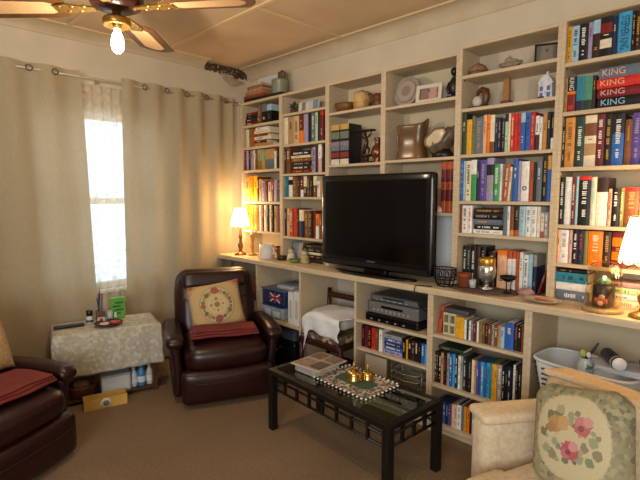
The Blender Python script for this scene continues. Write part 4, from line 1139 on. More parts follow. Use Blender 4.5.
# gold-topped boxes
z = 1.738+E_
for i, (xx, who) in enumerate(((-2.514, 'left of the two gold-topped boxed video sets'), (-2.418, 'right of the two gold-topped boxed video sets'))):
    b = thing('box_set', who+', beside the statuette', 'box set', (xx, 2.72, z), 0, 'gold-topped box sets')
    MB().span((-.0465, .004, 0), (.0465, .15, .31)).build('slipcase', M('#17161c', .45), b, bevel=.001)
    zz = 0
    for j, (h_, c) in enumerate(((.042, '#d9d2c2'), (.012, '#1b1a1a'), (.040, '#8e2a1f'), (.012, '#1b1a1a'), (.036, '#6f7484'), (.036, '#8a7a8c'), (.020, '#1b1a1a'), (.056, '#6f7a68'), (.012, '#1b1a1a'), (.044, '#c9a45a'))):
        MB().span((-.043, 0, zz+.0008), (.043, .0045, zz+h_-.0008)).build('panel' if j != 9 else 'gold_panel', M(c, .4, noise=.2, scale=60), b); zz += h_
# statuette: dark figure carrying a shelf, copper jug
sb = thing('statuette', 'dark carved dancer statuette between the box sets and copper jug', 'statuette', (-2.27, 2.80, z))
brz = M('#4a2c1a', .3, .5, noise=.3, scale=30)
MB().lathe([(.075, 0), (.075, .015), (.03, .02), (.028, .05), (.06, .058), (.065, .07), (0, .07)], 24, sq=(1, .7)).build('plinth', M('#2a1a12', .4), sb)
g = MB(); g.tube([(-.02, 0, .07), (-.012, 0, .11), (.004, 0, .14), (.012, 0, .17), (.0, 0, .20), (-.005, 0, .225)], [.014, .013, .018, .014, .010, .008], 10)
g.ell((-.008, 0, .235), (.013, .013, .016), 12, 8); g.tube([(.008, 0, .19), (.05, -.01, .215), (.065, -.01, .24)], [.007, .006, .004], 8); g.tube([(-.004, 0, .19), (-.05, .01, .21), (-.07, .01, .24)], [.007, .006, .004], 8); g.tube([(.0, 0, .135), (.035, .0, .11), (.03, 0, .075)], [.012, .010, .006], 8)
g.build('figure', brz, sb)
MB().rbox((0, 0, .249), (.16, .06, .014), .006, 4).build('headdress', M('#1e1512', .4), sb)
cj = thing('copper_jug', 'shiny copper jug with a dark handle by the upright', 'jug', (-2.147, 2.79, z))
cop = M('#7a523a', .3, .8, noise=.25, scale=25)
MB().lathe([(.03, 0), (.036, .006), (.022, .018), (.045, .05), (.052, .08), (.04, .115), (.02, .14), (.022, .165), (.034, .185), (.03, .185), (.018, .165), (0, .16)], 26).build('body', cop, cj)
MB().tube([(.03, 0, .175), (.06, 0, .17), (.065, 0, .13), (.046, 0, .10)], .006, 8).build('handle', M('#2a1a12', .4), cj)
# box on the shelf behind the television
bb = MB().rbox((0, 0, .0), (.22, .12, .07), .006, 4).build('set_top_box', M('#141416', .35), None, (-2.27, 2.84, 1.39+E_+.29)); bb.location.z = 1.39+E_+.035
bb.scale = (1, 1, 1); tag(bb, 'black box on the shelf above the television back', 'box')
# round glass plate, frames, bust
z = 2.115+E_
gp = thing('glass_plate', 'round ribbed pink glass plate standing on the upper shelf', 'plate', (-1.905, 2.80, z))
pk = M('#9d8e84', .15, .0, noise=.12, scale=50)
def gear(r, n, k): return [((r*(1+k*abs(math.sin(n*a/2))))*math.cos(a), (r*(1+k*abs(math.sin(n*a/2))))*math.sin(a)) for a in [2*PI*i/144 for i in range(144)]]
Tg = RT(math.radians(-10), 0, 0, (0, 0, .108))
MB().prism([(x, y) for x, y in gear(.103, 18, .04)], -.006, .006, T=Tg).build('rim', pk, gp, bevel=.002)
for i, (r, t_) in enumerate(((.078, .010), (.070, .012), (.036, .0135))): MB().prism(gear(r, 18, .05), -t_, 0, T=Tg).build('relief_ring', M('#a8988c' if i % 2 else '#8f8078', .12), gp)
MB().span((-.05, -.03, 0), (.05, .03, .012)).build('stand', M('#6a5444', .5), gp, bevel=.003)
def frame(label, loc, w_, h_, bw_, fhx, phx, spots, tilt=-.16, rz=0):
    t = thing('photo_frame', label, 'photo frame', loc, rz); T = RT(tilt, 0, 0)
    g = MB(); d = .012
    g.span((-w_/2, -d, 0), (w_/2, 0, bw_), 0, T).span((-w_/2, -d, h_-bw_), (w_/2, 0, h_), 0, T).span((-w_/2, -d, bw_), (-w_/2+bw_, 0, h_-bw_), 0, T).span((w_/2-bw_, -d, bw_), (w_/2, 0, h_-bw_), 0, T)
    f = g.build('frame', M(fhx, .4), t)
    pm = pattern_mat('photo', phx, spots, [], .3, 40)
    p = MB().span((-w_/2+bw_, -.003, -h_/2+bw_), (w_/2-bw_, 0, h_/2-bw_)).build('photo', pm, t)
    p.location = T @ Vector((0, -.003, h_/2)); p.rotation_euler = (tilt, 0, 0)
    pm_n = pm.node_tree.nodes
    MB().tube([(0, .002, h_*.7), (0, .055, .004)], .004, 6).build('strut', M('#3a3029', .6), t)
    return t
frame('white framed photograph beside the round glass plate', (-1.716, 2.78, z), .185, .125, .024, '#d8cdb8', '#6a4a42', [(.02, 0, .035, '#c09a8a'), (-.03, 0, .03, '#8c6a5c')], -.16, .10)
frame('thin grey frame between the white frame and dark bust', (-1.605, 2.83, z), .085, .11, .008, '#b9ad99', '#a79c8a', [], -.2, .15)
bs = thing('bust', 'small black bust at the right end of the shelf', 'statuette', (-1.535, 2.80, z))
bkm = M('#19151a', .35, noise=.2)
MB().rbox((0, 0, .012), (.085, .07, .024), .005, 4).build('plinth', bkm, bs)
g = MB(); g.ell((0, 0, .085), (.040, .028, .065), 18, 12, fn=lambda q, p: Vector((q.x*(1+.25*math.cos(p[2]*2.2)*.5), q.y, q.z))); g.tube([(0, 0, .13), (0, -.003, .16)], [.018, .014], 10); g.ell((-.002, -.006, .176), (.023, .027, .028), 16, 12); g.ell((-.002, -.033, .172), (.006, .006, .009), 8, 6); g.tube([(-.035, 0, .11), (-.046, -.012, .07), (-.03, -.02, .04)], [.014, .012, .009], 8); g.tube([(.035, 0, .11), (.046, -.012, .07), (.03, -.02, .04)], [.014, .012, .009], 8)
g.build('figure', bkm, bs)
# brown pitcher and big shell
z = 1.745+E_
pj = thing('pitcher', 'tall square brown glazed pitcher with a raised spout', 'pitcher', (-1.845, 2.79, z), .15)
gz = M('#70502f', .25, noise=.35, scale=7)
def pitch(u, v):
    a = 2*PI*u; c, s = math.cos(a), math.sin(a); k = 1/((abs(c)**4+abs(s)**4)**.25); r = .085+.008*math.cos(v*6)
    up = .040*max(0, math.cos(a-.2))**3*max(0, (v-.75)/.25)
    return (r*k*c*1.12+.006*max(0, c)**3*max(0, v-.8)/.2, r*k*s*.72, .235*v+up)
MB().grid(pitch, 56, 18).build('body', gz, pj, solid=.006)
MB().prism([(.098*1/((abs(math.cos(a))**4+abs(math.sin(a))**4)**.25)*math.cos(a)*.95, .06/((abs(math.cos(a))**4+abs(math.sin(a))**4)**.25)*math.sin(a)) for a in [2*PI*i/40 for i in range(40)]], 0, .01, axis='z').build('foot', gz, pj)
MB().tube([(-.095, 0, .20), (-.112, 0, .17), (-.110, 0, .10), (-.09, 0, .06)], .007, 8).build('handle', gz, pj)
sh = thing('seashell', 'large mottled seashell with a pale mouth on a dark stand', 'shell', (-1.605, 2.79, z), .1)
shm = M('#6a5742', .35, noise=.5, scale=16, bump=.5, bscale=30); shi = M('#d6c29a', .25, noise=.2, scale=10)
Ts = RT(.0, math.radians(-38), 0, (.01, 0, .125))
MB().ell((-.012, 0, 0), (.122, .06, .07), 28, 18, T=Ts, fn=lambda q, p: Vector((q.x, q.y*(1-.35*p[0]), q.z*(1-.35*p[0])+.007*math.sin(p[0]*22)))).build('body', shm, sh)
MB().ell((0, 0, 0), (.085, .02, .045), 24, 12, T=RT(0, math.radians(-30), math.radians(-8), (-.03, -.055, .13)), fn=lambda q, p: Vector((q.x, q.y+.012*(1-min(1, p[0]**2+p[2]**2)), q.z))).build('mouth', shi, sh)
lp = MB(); lp.tube([(.085*math.cos(a), .0, .047*math.sin(a)+.004*math.sin(a*6)) for a in [2*PI*i/30 for i in range(30)]], .007, 6, closed=True, T=RT(0, math.radians(-30), math.radians(-8), (-.03, -.062, .13))); lp.build('lip', M('#7a6248', .4), sh)
MB().lathe([(.07, 0), (.075, .02), (.05, .055), (0, .055)], 22, sq=(1, .75)).build('stand', M('#1d1512', .35), sh)
# bookcase right of the television: ornaments
z = 2.23+E_
dm = thing('basket', 'domed brown lidded basket at the left of the top shelf', 'basket', (-1.375, 2.79, z))
MB().lathe([(.05, 0), (.056, .01), (.056, .025), (0, .025)], 24).build('body', M('#7a5a3c', .7, noise=.3, scale=60), dm)
MB().lathe([(.058, .025), (.056, .04), (.045, .06), (.025, .072), (.008, .074), (.008, .082), (0, .083)], 24).build('lid', M('#8c6c4c', .7, noise=.3, scale=60), dm)
sp = thing('ship_ornament', 'small boat ornament on a dark base, top shelf middle', 'ornament', (-1.178, 2.80, z))
MB().rbox((0, 0, .008), (.165, .06, .016), .004, 4).build('base', M('#2c1c14', .5), sp)
MB().ell((0, 0, .034), (.072, .024, .02), 20, 10, fn=lambda q, p: Vector((q.x, q.y, q.z+.012*abs(p[0])**2))).build('hull', M('#8a7a66', .5, noise=.4, scale=50), sp)
g = MB(); g.ell((-.008, 0, .062), (.022, .018, .02), 12, 8); g.ell((.022, 0, .055), (.02, .014, .012), 10, 6); g.tube([(-.04, 0, .045), (-.03, 0, .075)], .004, 6); g.tube([(-.02, 0, .06), (-.005, 0, .088)], .005, 6); g.build('cabin', M('#9a8a74', .5, noise=.4, scale=50), sp)
frame('dark framed picture tilted at the right of the top shelf', (-.972, 2.79, z), .125, .115, .010, '#1f1a17', '#6d6154', [(0, 0, .03, '#8a7a68')], -.2, .35)
z = 2.03+E_
hn = thing('horn_ornament', 'curled brown horn ornament with white body on black base', 'ornament', (-1.356, 2.79, z))
MB().rbox((0, 0, .008), (.13, .07, .016), .003, 4).build('base', M('#141110', .4), hn)
MB().ell((-.018, 0, .048), (.032, .024, .034), 16, 10).build('body', M('#cfc7b8', .5, noise=.1), hn)
MB().tube([(-.02, 0, .08), (-.012, 0, .105), (.01, 0, .118), (.035, 0, .105), (.042, 0, .07), (.034, 0, .035), (.03, 0, .014)], [.008, .013, .018, .023, .024, .018, .012], 12).build('horn', M('#5c3620', .35, noise=.4, scale=14), hn)
ps = thing('carved_post', 'slim upright wooden post ornament standing alone mid shelf', 'ornament', (-1.189, 2.79, z))
MB().rbox((0, 0, .0135), (.058, .05, .026), .004, 4).build('base', M('#5a2418', .4), ps)
MB().rbox((0, 0, .092), (.036, .03, .138), .004, 4).build('post', M('#9a6a38', .45, noise=.3, scale=8), ps)
wm = thing('windmill_house', 'blue and white pottery house ornament at the shelf right end', 'ornament', (-.962, 2.79, z))
dl = pattern_mat('delft_glaze', '#dfe2e4', [(-.02, .02, .012, '#5a70a8'), (.018, .02, .012, '#6f84b4')], [], .3, 60, .2, mott=(['#dfe2e4', '#c5cde0', '#e6e8ea'], 70))
MB().prism([(-.038, 0), (.038, 0), (.034, .085), (.042, .088), (.025, .118), (.008, .135), (-.008, .135), (-.025, .118), (-.042, .088), (-.034, .085)], -.032, .032).build('house', dl, wm, bevel=.002)
MB().lathe([(.008, .134), (.010, .142), (.005, .146), (.009, .154), (0, .158)], 12).build('finial', dl, wm)
g = MB()
for xx in (-.02, .018):
    for zz in (.025, .06): g.span((xx-.009, -.0335, zz-.012), (xx+.009, -.0318, zz+.012))
g.build('window_panes', M('#5a6e9c', .3), wm)
MB().span((-.038, -.036, 0), (-.004, -.030, .018)).build('step', M('#27262c', .5), wm)
# pale figurine in front of the red brown books beside the television
fg = lathe_thing('shell_figurine', 'tiny pale shell in front of the rust books by the television', 'ornament', (-1.585, 2.715, 1.385+E_), [(.02, 0), (.024, .012), (.018, .03), (.008, .042), (0, .046)], '#d8b79a', .4, 0, (1.3, .8))
# ------------------------------------------------------------------ things on the counter
z = CZ+E_
mg = thing('mug', 'tall white mug on the counter right of the lit lamp', 'mug', (-3.275, 2.63, z))
MB().lathe([(.062, 0), (.066, .004), (.066, .13), (.060, .13), (.058, .012), (0, .012)], 28).build('body', M('#d8d6cf', .35), mg)
MB().tube([(.064, 0, .105), (.10, 0, .10), (.105, 0, .06), (.066, 0, .03)], .008, 8).build('handle', M('#d8d6cf', .35), mg)
bwl = lathe_thing('copper_bowl', 'shallow copper bowl behind the white mug', 'bowl', (-3.275, 2.83, z), [(.04, 0), (.05, .01), (.085, .05), (.095, .09), (.09, .09), (.078, .052), (.035, .02), (0, .018)], '#8a5a2e', .35, .5)
cs = thing('candlestick', 'slim amber glass candlestick beside the lamp base', 'candlestick', (-3.555, 2.68, z))
MB().lathe([(.045, 0), (.048, .008), (.02, .02), (.012, .05), (.02, .08), (.012, .11), (.018, .15), (.024, .19), (.028, .20), (.022, .2), (0, .19)], 22).build('stem', M('#c08a4a', .2), cs)
MB().lathe([(.014, .19), (.014, .245), (0, .247)], 14).build('candle', M('#e8d8b0', .6), cs)
card('blue bordered postcard propped on the counter left of the television', (-3.02, 2.77, z), .165, .155, pattern_mat('postcard', '#2e3658', [(-.03, .0, .04, '#8a93a4'), (.04, .0, .035, '#b9b0a0')], [], .3, 40), 0, -.15, 'postcard')
def figurine(label, x, y, hx, s=1):
    t = thing('figurine', label, 'figurine', (x, y, z))
    MB().lathe([(.04*s, 0), (.044*s, .02*s), (.032*s, .06*s), (.022*s, .075*s), (0, .078*s)], 20).build('body', M(hx, .5, noise=.3, scale=40), t)
    MB().ell((0, -.004, .095*s), (.026*s, .026*s, .028*s), 14, 10).build('head', M('#cbb48a', .5, noise=.2, scale=40), t)
    MB().lathe([(.03*s, .11*s), (.018*s, .118*s), (.014*s, .132*s), (0, .134*s)], 16).build('hat', M('#6b6a40', .6), t)
    return t
figurine('small pale figurine in front of the blue postcard', -2.995, 2.68, '#c9bfa6', .95)
figurine('small olive figurine nearest the television on the counter', -2.80, 2.66, '#a59a62', .95)
lathe_thing('green_dish', 'small green dish between the two figurines', 'dish', (-2.90, 2.63, z), [(.03, 0), (.035, .004), (.055, .03), (.05, .03), (.03, .008), (0, .008)], '#6a7a3a', .35)
lathe_thing('dark_dish', 'small dark pot left of the pale figurine', 'pot', (-3.10, 2.66, z), [(.035, 0), (.045, .012), (.045, .035), (.03, .04), (0, .04)], '#2a1f1a', .4)
# black wire basket right of the television
wb = thing('wire_basket', 'black wire scroll basket between the television and bookcase', 'basket', (-1.462, 2.605, z))
wm_ = M('#17151a', .35, .5)
g = MB()
for zz, r in ((.006, .05), (.05, .072), (.115, .074)): g.tube([(r*math.cos(a), r*.75*math.sin(a), zz) for a in [2*PI*i/28 for i in range(28)]], .004, 6, closed=True)
for i in range(10):
    a = 2*PI*i/10; c_, s_ = math.cos(a), math.sin(a)
    g.tube([(.05*c_, .0375*s_, .006), (.066*c_, .05*s_, .05), (.074*c_, .056*s_, .115)], .003, 6)
    g.tube([(.072*math.cos(a+.3+.018*0+.16*math.cos(q))+0, .054*math.sin(a+.3+.16*math.cos(q)), .083+.02*math.sin(q)) for q in [2*PI*k_/12 for k_ in range(12)]], .0028, 5, closed=True)
g.build('wire_frame', wm_, wb)
cbl = MB().tube([(-1.50, 2.52, z+.005), (-1.56, 2.50, z+.005), (-1.60, 2.486, z+.004), (-1.605, 2.481, .90), (-1.60, 2.483, .86), (-1.58, 2.50, .80), (-1.55, 2.56, .74)], .0035, 6).build('cable', M('#151515', .5)); tag(cbl, 'black cable hanging over the counter edge near the wire basket', 'cable')
# oval tray with the goblets
ot = thing('oval_mat', 'dark woven oval mat on the counter under the goblets', 'mat', (-1.235, 2.655, z))
wv = M('#6b5548', .8, noise=.35, scale=70, bump=.5, bscale=90)
MB().lathe([(.0, 0), (.205, 0), (.21, .003), (.205, .006), (0, .006)], 48, sq=(1, .66)).build('mat_body', wv, ot)
for k_, r in enumerate((.2, .15, .1)): MB().tube([(r*math.cos(a), r*.66*math.sin(a), .006) for a in [2*PI*i/48 for i in range(48)]], .004, 6, closed=True).build('braid_ring', M('#4c3a30', .8), ot)
z2 = CZ+.0118
lathe_thing('terracotta_pot', 'small terracotta pot at the left of the oval mat', 'pot', (-1.345, 2.64, z2), [(.030, 0), (.036, .003), (.038, .06), (.043, .063), (.043, .082), (.036, .082), (.033, .01), (0, .01)], '#8a4426', .6)
gb = thing('silver_goblet', 'silver crackle candle goblet with a gold rim on the mat', 'goblet', (-1.215, 2.66, z2))
slv = M('#c9cbc9', .22, .85, noise=.45, scale=45, bump=.9, bscale=55); gdb = M('#c79a45', .3, .7)
MB().lathe([(.038, 0), (.040, .005), (.014, .014), (.012, .04), (.03, .052), (.05, .075), (.054, .105), (.05, .135), (.046, .148)], 30).build('bowl', slv, gb)
MB().lathe([(.047, .146), (.049, .15), (.049, .185), (.045, .19), (.043, .15)], 30, close=False).build('gold_rim', gdb, gb)
wg = thing('wire_candle_cup', 'black iron candle cup on thin legs, right of the silver goblet', 'candle holder', (-1.075, 2.635, z2))
irn = M('#121010', .45, .4)
MB().lathe([(.0, .066), (.02, .068), (.04, .082), (.047, .098), (.043, .098), (.018, .076), (0, .074)], 24).build('cup', irn, wg)
g = MB(); g.lathe([(.024, 0), (.026, .004), (.0, .01)], 18)
for i in range(3): a = 2*PI*i/3+.4; g.tube([(.018*math.cos(a), .018*math.sin(a), .004), (.012*math.cos(a), .012*math.sin(a), .04), (.02*math.cos(a), .02*math.sin(a), .07)], .003, 6)
g.build('legs', irn, wg)
lathe_thing('glass_tumbler', 'small clear tumbler between the terracotta pot and silver goblet', 'glass', (-1.292, 2.64, z2), [(.018, 0), (.022, .05), (.020, .05), (.016, .004), (0, .004)], '#b9c4c6', .1)
rk = MB().ell((0, 0, .024), (.045, .03, .024), 18, 10, fn=lambda q, p: Vector((q.x*(1+.12*math.sin(5*p[1])), q.y, q.z*(1+.15*math.sin(4*p[0]))))).build('pink_stone', M('#a5827a', .6, noise=.3, scale=30, bump=.4), None, (-.985, 2.665, z)); tag(rk, 'pinkish stone at the right end of the oval mat', 'stone')
pl = thing('glass_dish', 'shallow glass dish with orange pattern right of the mat', 'dish', (-.86, 2.575, z))
MB().lathe([(.03, 0), (.07, .006), (.095, .018), (.098, .02), (.092, .02), (.068, .010), (0, .006)], 36, sq=(1, .7)).build('body', M('#c8b39a', .1, noise=.15, scale=40), pl)
for i, (xx, yy, c) in enumerate(((-.02, 0, '#b8683a'), (.03, .01, '#c9885a'), (.01, -.02, '#a8502c'))): MB().ell((xx, yy, .016), (.022, .014, .006), 12, 6).build('sweet', M(c, .4), pl)
cdb = make_book('paperback_book', 'maroon', .012, .15, .13, '-'); cdb.location = (-.945, 2.74, z+.004); cdb.rotation_euler = (0, .28, 0); tag(cdb, 'dark red book leaning against the upright on the counter', 'book')
# glass dome clock with dark base
gd = thing('glass_dome', 'clear glass dome over a dark floral stand on counter', 'glass dome', (-.585, 2.605, z))
MB().lathe([(.085, 0), (.092, .004), (.092, .016), (.086, .02), (0, .02)], 36).build('base', M('#ad9468', .3, .1, noise=.2), gd)
MB().lathe([(.046, .02), (.048, .024), (.048, .125), (.044, .13), (0, .13)], 28).build('drum', M('#2a2026', .4, noise=.3, scale=40), gd)
for i, (a, zz, c) in enumerate(((-1.9, .06, '#c9503a'), (-1.5, .075, '#d9a08a'), (-1.2, .055, '#b03a34'), (-1.6, .045, '#e0b09a'))): MB().ell((.047*math.cos(a), .047*math.sin(a), zz), (.014, .006, .013), 12, 8).build('painted_flower', M(c, .5), gd)
g = MB()
for i in range(7):
    a = 2*PI*i/7; g.ell((.018*math.cos(a), .018*math.sin(a), .147), (.014, .010, .016), 10, 6, 0)
g.ell((0, 0, .165), (.012, .012, .014), 10, 8, 1); g.build('glass_flower', [M('#6f9a78', .15), M('#d9d2c0', .2)], gd)
MB().lathe([(.080, .02), (.080, .17), (.074, .205), (.058, .232), (.034, .247), (.010, .252), (0, .2525)], 36).build('dome', glass_mat('dome_glass', '#f6ecdc', .66), gd)
# ------------------------------------------------------------------ things in the low units
# beside the recliner
lz = .414+E_
cb = thing('storage_box', 'clear plastic box with white and blue things, lower box', 'storage box', (-3.10, 2.67, lz))
MB().rbox((0, 0, .055), (.28, .24, .11), .012, 5).build('body', M('#8f9aa2', .2, noise=.25, scale=14), cb)
MB().rbox((0, 0, .114), (.295, .255, .014), .005, 4).build('lid', M('#27345e', .4), cb)
MB().box((-.06, -.122, .05), (.07, .004, .06)).box((.05, -.122, .045), (.09, .004, .05)).build('contents', M('#c4ccd2', .6), cb)
ub = thing('storage_box', 'blue plastic box with a union flag pattern, upper box', 'storage box', (-3.09, 2.67, lz+.1225))
MB().rbox((0, 0, .065), (.31, .25, .13), .014, 5).build('body', M('#222c54', .35, noise=.2, scale=12), ub)
MB().rbox((0, 0, .137), (.325, .265, .016), .006, 4).build('lid', M('#4c5878', .3), ub)
Tf = lambda a: RT(0, a, 0, (.03, -.1265, .07))
MB().box((0, 0, 0), (.15, .003, .014), 0, Tf(.5)).box((0, 0, 0), (.15, .003, .014), 0, Tf(-.5)).box((0, -.001, 0), (.16, .003, .018), 1, Tf(0)).box((0, -.001, 0), (.018, .003, .09), 1, Tf(0)).build('flag_print', [M('#c9c4c4', .5), M('#a83236', .5)], ub)
for i, (c, th, who) in enumerate((('#9aa2aa', .016, 'grey folder, lowest on the blue box lid'), ('#c9c6bd', .012, 'cream folder in the middle on the blue box lid'), ('#7f8a96', .014, 'slate folder, topmost on the blue box lid'))):
    zz_ = lz+.1225+.146+(0, .017, .030)[i]
    o = MB().rbox((0, 0, th/2), (.20, .22, th-.001), .003, 3).build('folder', M(c, .6), None, (-3.00+.01*i, 2.70, zz_), (0, 0, .05*i-.04)); tag(o, who, 'folder', 'folders on the blue box')
for i, (xx, h_, who) in enumerate(((-2.852, .275, 'left white file box standing beside the blue box'), (-2.778, .285, 'right white file box standing by the unit side'))):
    t = thing('file_box', who, 'file box', (xx, 2.54, lz), 0, 'white file boxes')
    MB().span((-.032, 0, 0), (.032, .22, h_)).build('body', M('#dddbd4', .6), t, bevel=.002)
    MB().span((-.014, -.0012, h_*.2), (.014, .0002, h_*.75)).build('spine_label', M('#b9b7b2', .6), t)
pc = thing('computer_case', 'black computer case on the floor in the low unit', 'computer', (-2.985, 2.54, E_))
MB().rbox((0, .18, .125), (.36, .36, .25), .012, 4).build('body', M('#0f1012', .3), pc)
MB().span((-.15, -.004, .03), (.15, .002, .22)).build('front_panel', M('#17181b', .25), pc, bevel=.002)
for q, xx in enumerate((-.04, .0)): MB().lathe([(.012, 0), (.012, .006), (0, .007)], 16, T=RT(PI/2, 0, 0, (xx, -.004, .16+.03*q))).build('button', M('#9a9da2', .3, .6), pc)
ud = MB().rbox((0, 0, .05), (.30, .22, .098), .01, 4).build('document_box', M('#3f4856', .5), None, (-2.985, 2.68, .252)); tag(ud, 'dark blue grey box on top of the black computer case', 'box')
rc_ = lathe_thing('red_jar', 'red jar in the dark space beside the low unit', 'jar', (-3.50, 2.72, .0006), [(.05, 0), (.055, .01), (.055, .09), (.045, .10), (.048, .12), (0, .122)], '#a8281c', .4)
stl = thing('stool', 'dark stool carrying the red jar behind the recliner', 'stool', (-3.50, 2.72, 0))
MB().lathe([(.11, .51), (.12, .515), (.12, .54), (0, .545)], 28).build('seat', M('#2a1712', .5), stl)
for i in range(3): a = 2*PI*i/3; MB().tube([(.10*math.cos(a), .10*math.sin(a), 0), (.07*math.cos(a), .07*math.sin(a), .512)], .014, 8).build('leg', M('#2a1712', .5), stl)
rc_.location.z = .5465
# under the television
lz = .61+E_
def player(name, label, y, z_, w_, h_, d, hx, panel, btn):
    t = thing(name, label, 'player', (-1.83, y, z_))
    MB().rbox((0, d/2, h_/2), (w_, d, h_), .004, 4).build('case', M(hx, .35, .4), t)
    MB().span((-w_/2+.01, -.004, .008), (w_/2-.01, .001, h_-.008)).build('front_panel', M(panel, .3, .3), t, bevel=.0015)
    g = MB()
    for q in range(btn): g.span((-w_/2+.05+q*(w_-.1)/btn, -.0065, h_*.25), (-w_/2+.05+q*(w_-.1)/btn+.016, -.0038, h_*.42))
    g.build('buttons', M('#c4c6c8', .3, .6), t)
    MB().span((-.09, -.0055, h_*.55), (.09, -.0038, h_*.75)).build('display', M('#0b0d10', .15), t)
    return t
player('disc_player', 'black disc player at the bottom of the stack below the television', 2.545, lz, .44, .055, .27, '#141416', '#0d0d0f', 5)
player('video_recorder', 'silver video recorder in the middle of the stack below television', 2.56, lz+.0565, .42, .085, .27, '#6c6e70', '#7f7d79', 9)
player('disc_player', 'slim grey disc player on top of the stack below television', 2.575, lz+.143, .40, .045, .25, '#54585a', '#707375', 6)
# wire rack on the base of that unit
rk_ = thing('wire_rack', 'grey wire rack with curved rails low under the television', 'rack', (-1.71, 2.62, .06+E_))
gm_ = M('#8d8a82', .35, .7)
for q in range(6):
    MB().tube([(-.12, -.05, .045*q+.03), (-.10, -.08, .045*q+.02), (0, -.09, .045*q+.014), (.10, -.08, .045*q+.02), (.12, -.05, .045*q+.03), (.12, .08, .045*q+.03), (-.12, .08, .045*q+.03)], .006, 8, closed=True).build('rail', gm_, rk_)
for sx in (-.12, .12): MB().tube([(sx, -.05, 0), (sx, -.05, .29)], .006, 8).build('post', gm_, rk_); MB().tube([(sx, .08, 0), (sx, .08, .29)], .006, 8).build('post', gm_, rk_)
bd_ = MB().rbox((0, 0, .15), (.19, .012, .30), .003, 3).build('board', M('#b7ab92', .7), None, (-1.955, 2.55, .06+E_)); tag(bd_, 'pale board standing low in the unit left of the wire rack', 'board')
# upper shelf of the unit under the goblets
lz = .636+E_
ob = make_book('paperback_book', 'rust', .024, .17, .13, '-'); ob.location = (-1.4645, 2.55, lz+.003); ob.rotation_euler = (0, .13, 0); tag(ob, 'orange book leaning at the left end, low unit upper shelf', 'book')
for i, (xx, who) in enumerate(((-1.413, 'left cream patterned box beside the yellow book'), (-1.371, 'right cream patterned box beside the yellow book'))):
    t = thing('patterned_box', who, 'box', (xx, 2.55, lz), 0, 'cream patterned boxes')
    MB().span((-.0195, 0, 0), (.0195, .12, .136)).build('body', M('#cfc2a2', .6), t, bevel=.001)
    for q in range(2): MB().span((-.014, -.001, .012+.064*q), (.014, .0003, .06+.064*q)).build('picture', M('#6a6a48', .6, noise=.4, scale=60), t)
tb_ = MB().rbox((0, 0, .014), (.16, .11, .028), .006, 4).build('grey_case', M('#4b4b4e', .5), None, (-1.352, 2.61, lz+.1375)); tag(tb_, 'dark grey case lying on the two cream patterned boxes', 'case')
gbk = make_book('hardback_book', 'dark_green', .022, .17, .13, '-'); gbk.location = (-1.30, 2.56, .316+E_+.2235); gbk.rotation_euler = (0, -PI/2, 0); tag(gbk, 'dark green book lying flat across the disc cases', 'book')
# big white basket behind the armchair
lz = .365+E_-.09
bk_ = thing('laundry_basket', 'white plastic basket with slots behind the cream armchair', 'basket', (-.625, 2.57, lz+.17), math.radians(-7))
wp = M('#d9dbdc', .4)
def bp(z_, k): return [(k*.235*math.copysign(abs(math.cos(a))**.5, math.cos(a)), k*.145*math.copysign(abs(math.sin(a))**.5, math.sin(a)), z_) for a in [2*PI*i/64 for i in range(64)]]
g = MB(); lv = [bp(0, .84), bp(.015, .86), bp(.20, 1.0)]
vs_ = [p for l_ in lv for p in l_]; n = 64
g.add(vs_, [(j*n+i, j*n+(i+1) % n, (j+1)*n+(i+1) % n, (j+1)*n+i) for j in range(2) for i in range(n)]+[tuple(reversed(range(n)))], 0, True)
TUB = g
MB().tube(bp(.20, 1.015), .009, 8, closed=True).build('rim', wp, bk_)
g = TUB
for r_ in range(5):
    for q in range(7):
        xx = -.165+q*.05; k = .87+.028*r_
        g.span((xx, -.145*k-.008, .05+.028*r_), (xx+.034, -.145*k-.001, .0565+.028*r_), 1)
for r_ in range(5):
    for q in range(4):
        yy = -.085+q*.045; k = .87+.028*r_; g.span((-.235*k-.008, yy, .05+.028*r_), (-.235*k-.001, yy+.03, .0565+.028*r_), 1)
g.build('tub', [wp, M('#3c3e42', .7)], bk_, solid=.003)
sup = MB().rbox((0, 0, .129), (.34, .22, .078), .004, 3).build('carton', M('#7a5a3c', .8, noise=.15), None, (-.625, 2.62, lz)); tag(sup, 'brown carton under the white plastic basket', 'box')
dkb_ = MB().rbox((0, 0, .02), (.16, .15, .04), .004, 3).build('dark_box', M('#2c2a2a', .5), None, (-.70, 2.58, lz+.19)); tag(dkb_, 'dark box lying inside the white plastic basket', 'box')
ppr = MB()
for q in range(4): ppr.rbox((0, 0, .004+.006*q), (.24+.004*q, .17, .005), .001, 2, T=RT(0, 0, .06*q))
pr_ = ppr.build('paper_stack', M('#c3c7cc', .7, noise=.1), None, (-.46, 2.56, lz+.3825)); tag(pr_, 'stack of pale papers across the right of the basket', 'papers')
ssl = MB().rbox((0, 0, .06), (.13, .11, .10), .003, 3).build('storage_carton', M('#8f949c', .7), None, (-.50, 2.575, lz+.19)); tag(ssl, 'grey carton under the papers in the white basket', 'box')
vz = thing('vase', 'white vase with green leaf pattern standing in the basket', 'vase', (-.635, 2.56, lz+.3))
vg = pattern_mat('vase_glaze', '#d5dad2', [], [], .3, 30, .2, mott=(['#d5dad2', '#4f8a72', '#c7d2cc'], 34))
MB().lathe([(.028, 0), (.034, .004), (.040, .035), (.038, .07), (.026, .092), (.024, .10), (.028, .106), (.022, .106), (.02, .095), (0, .09)], 26).build('body', vg, vz)
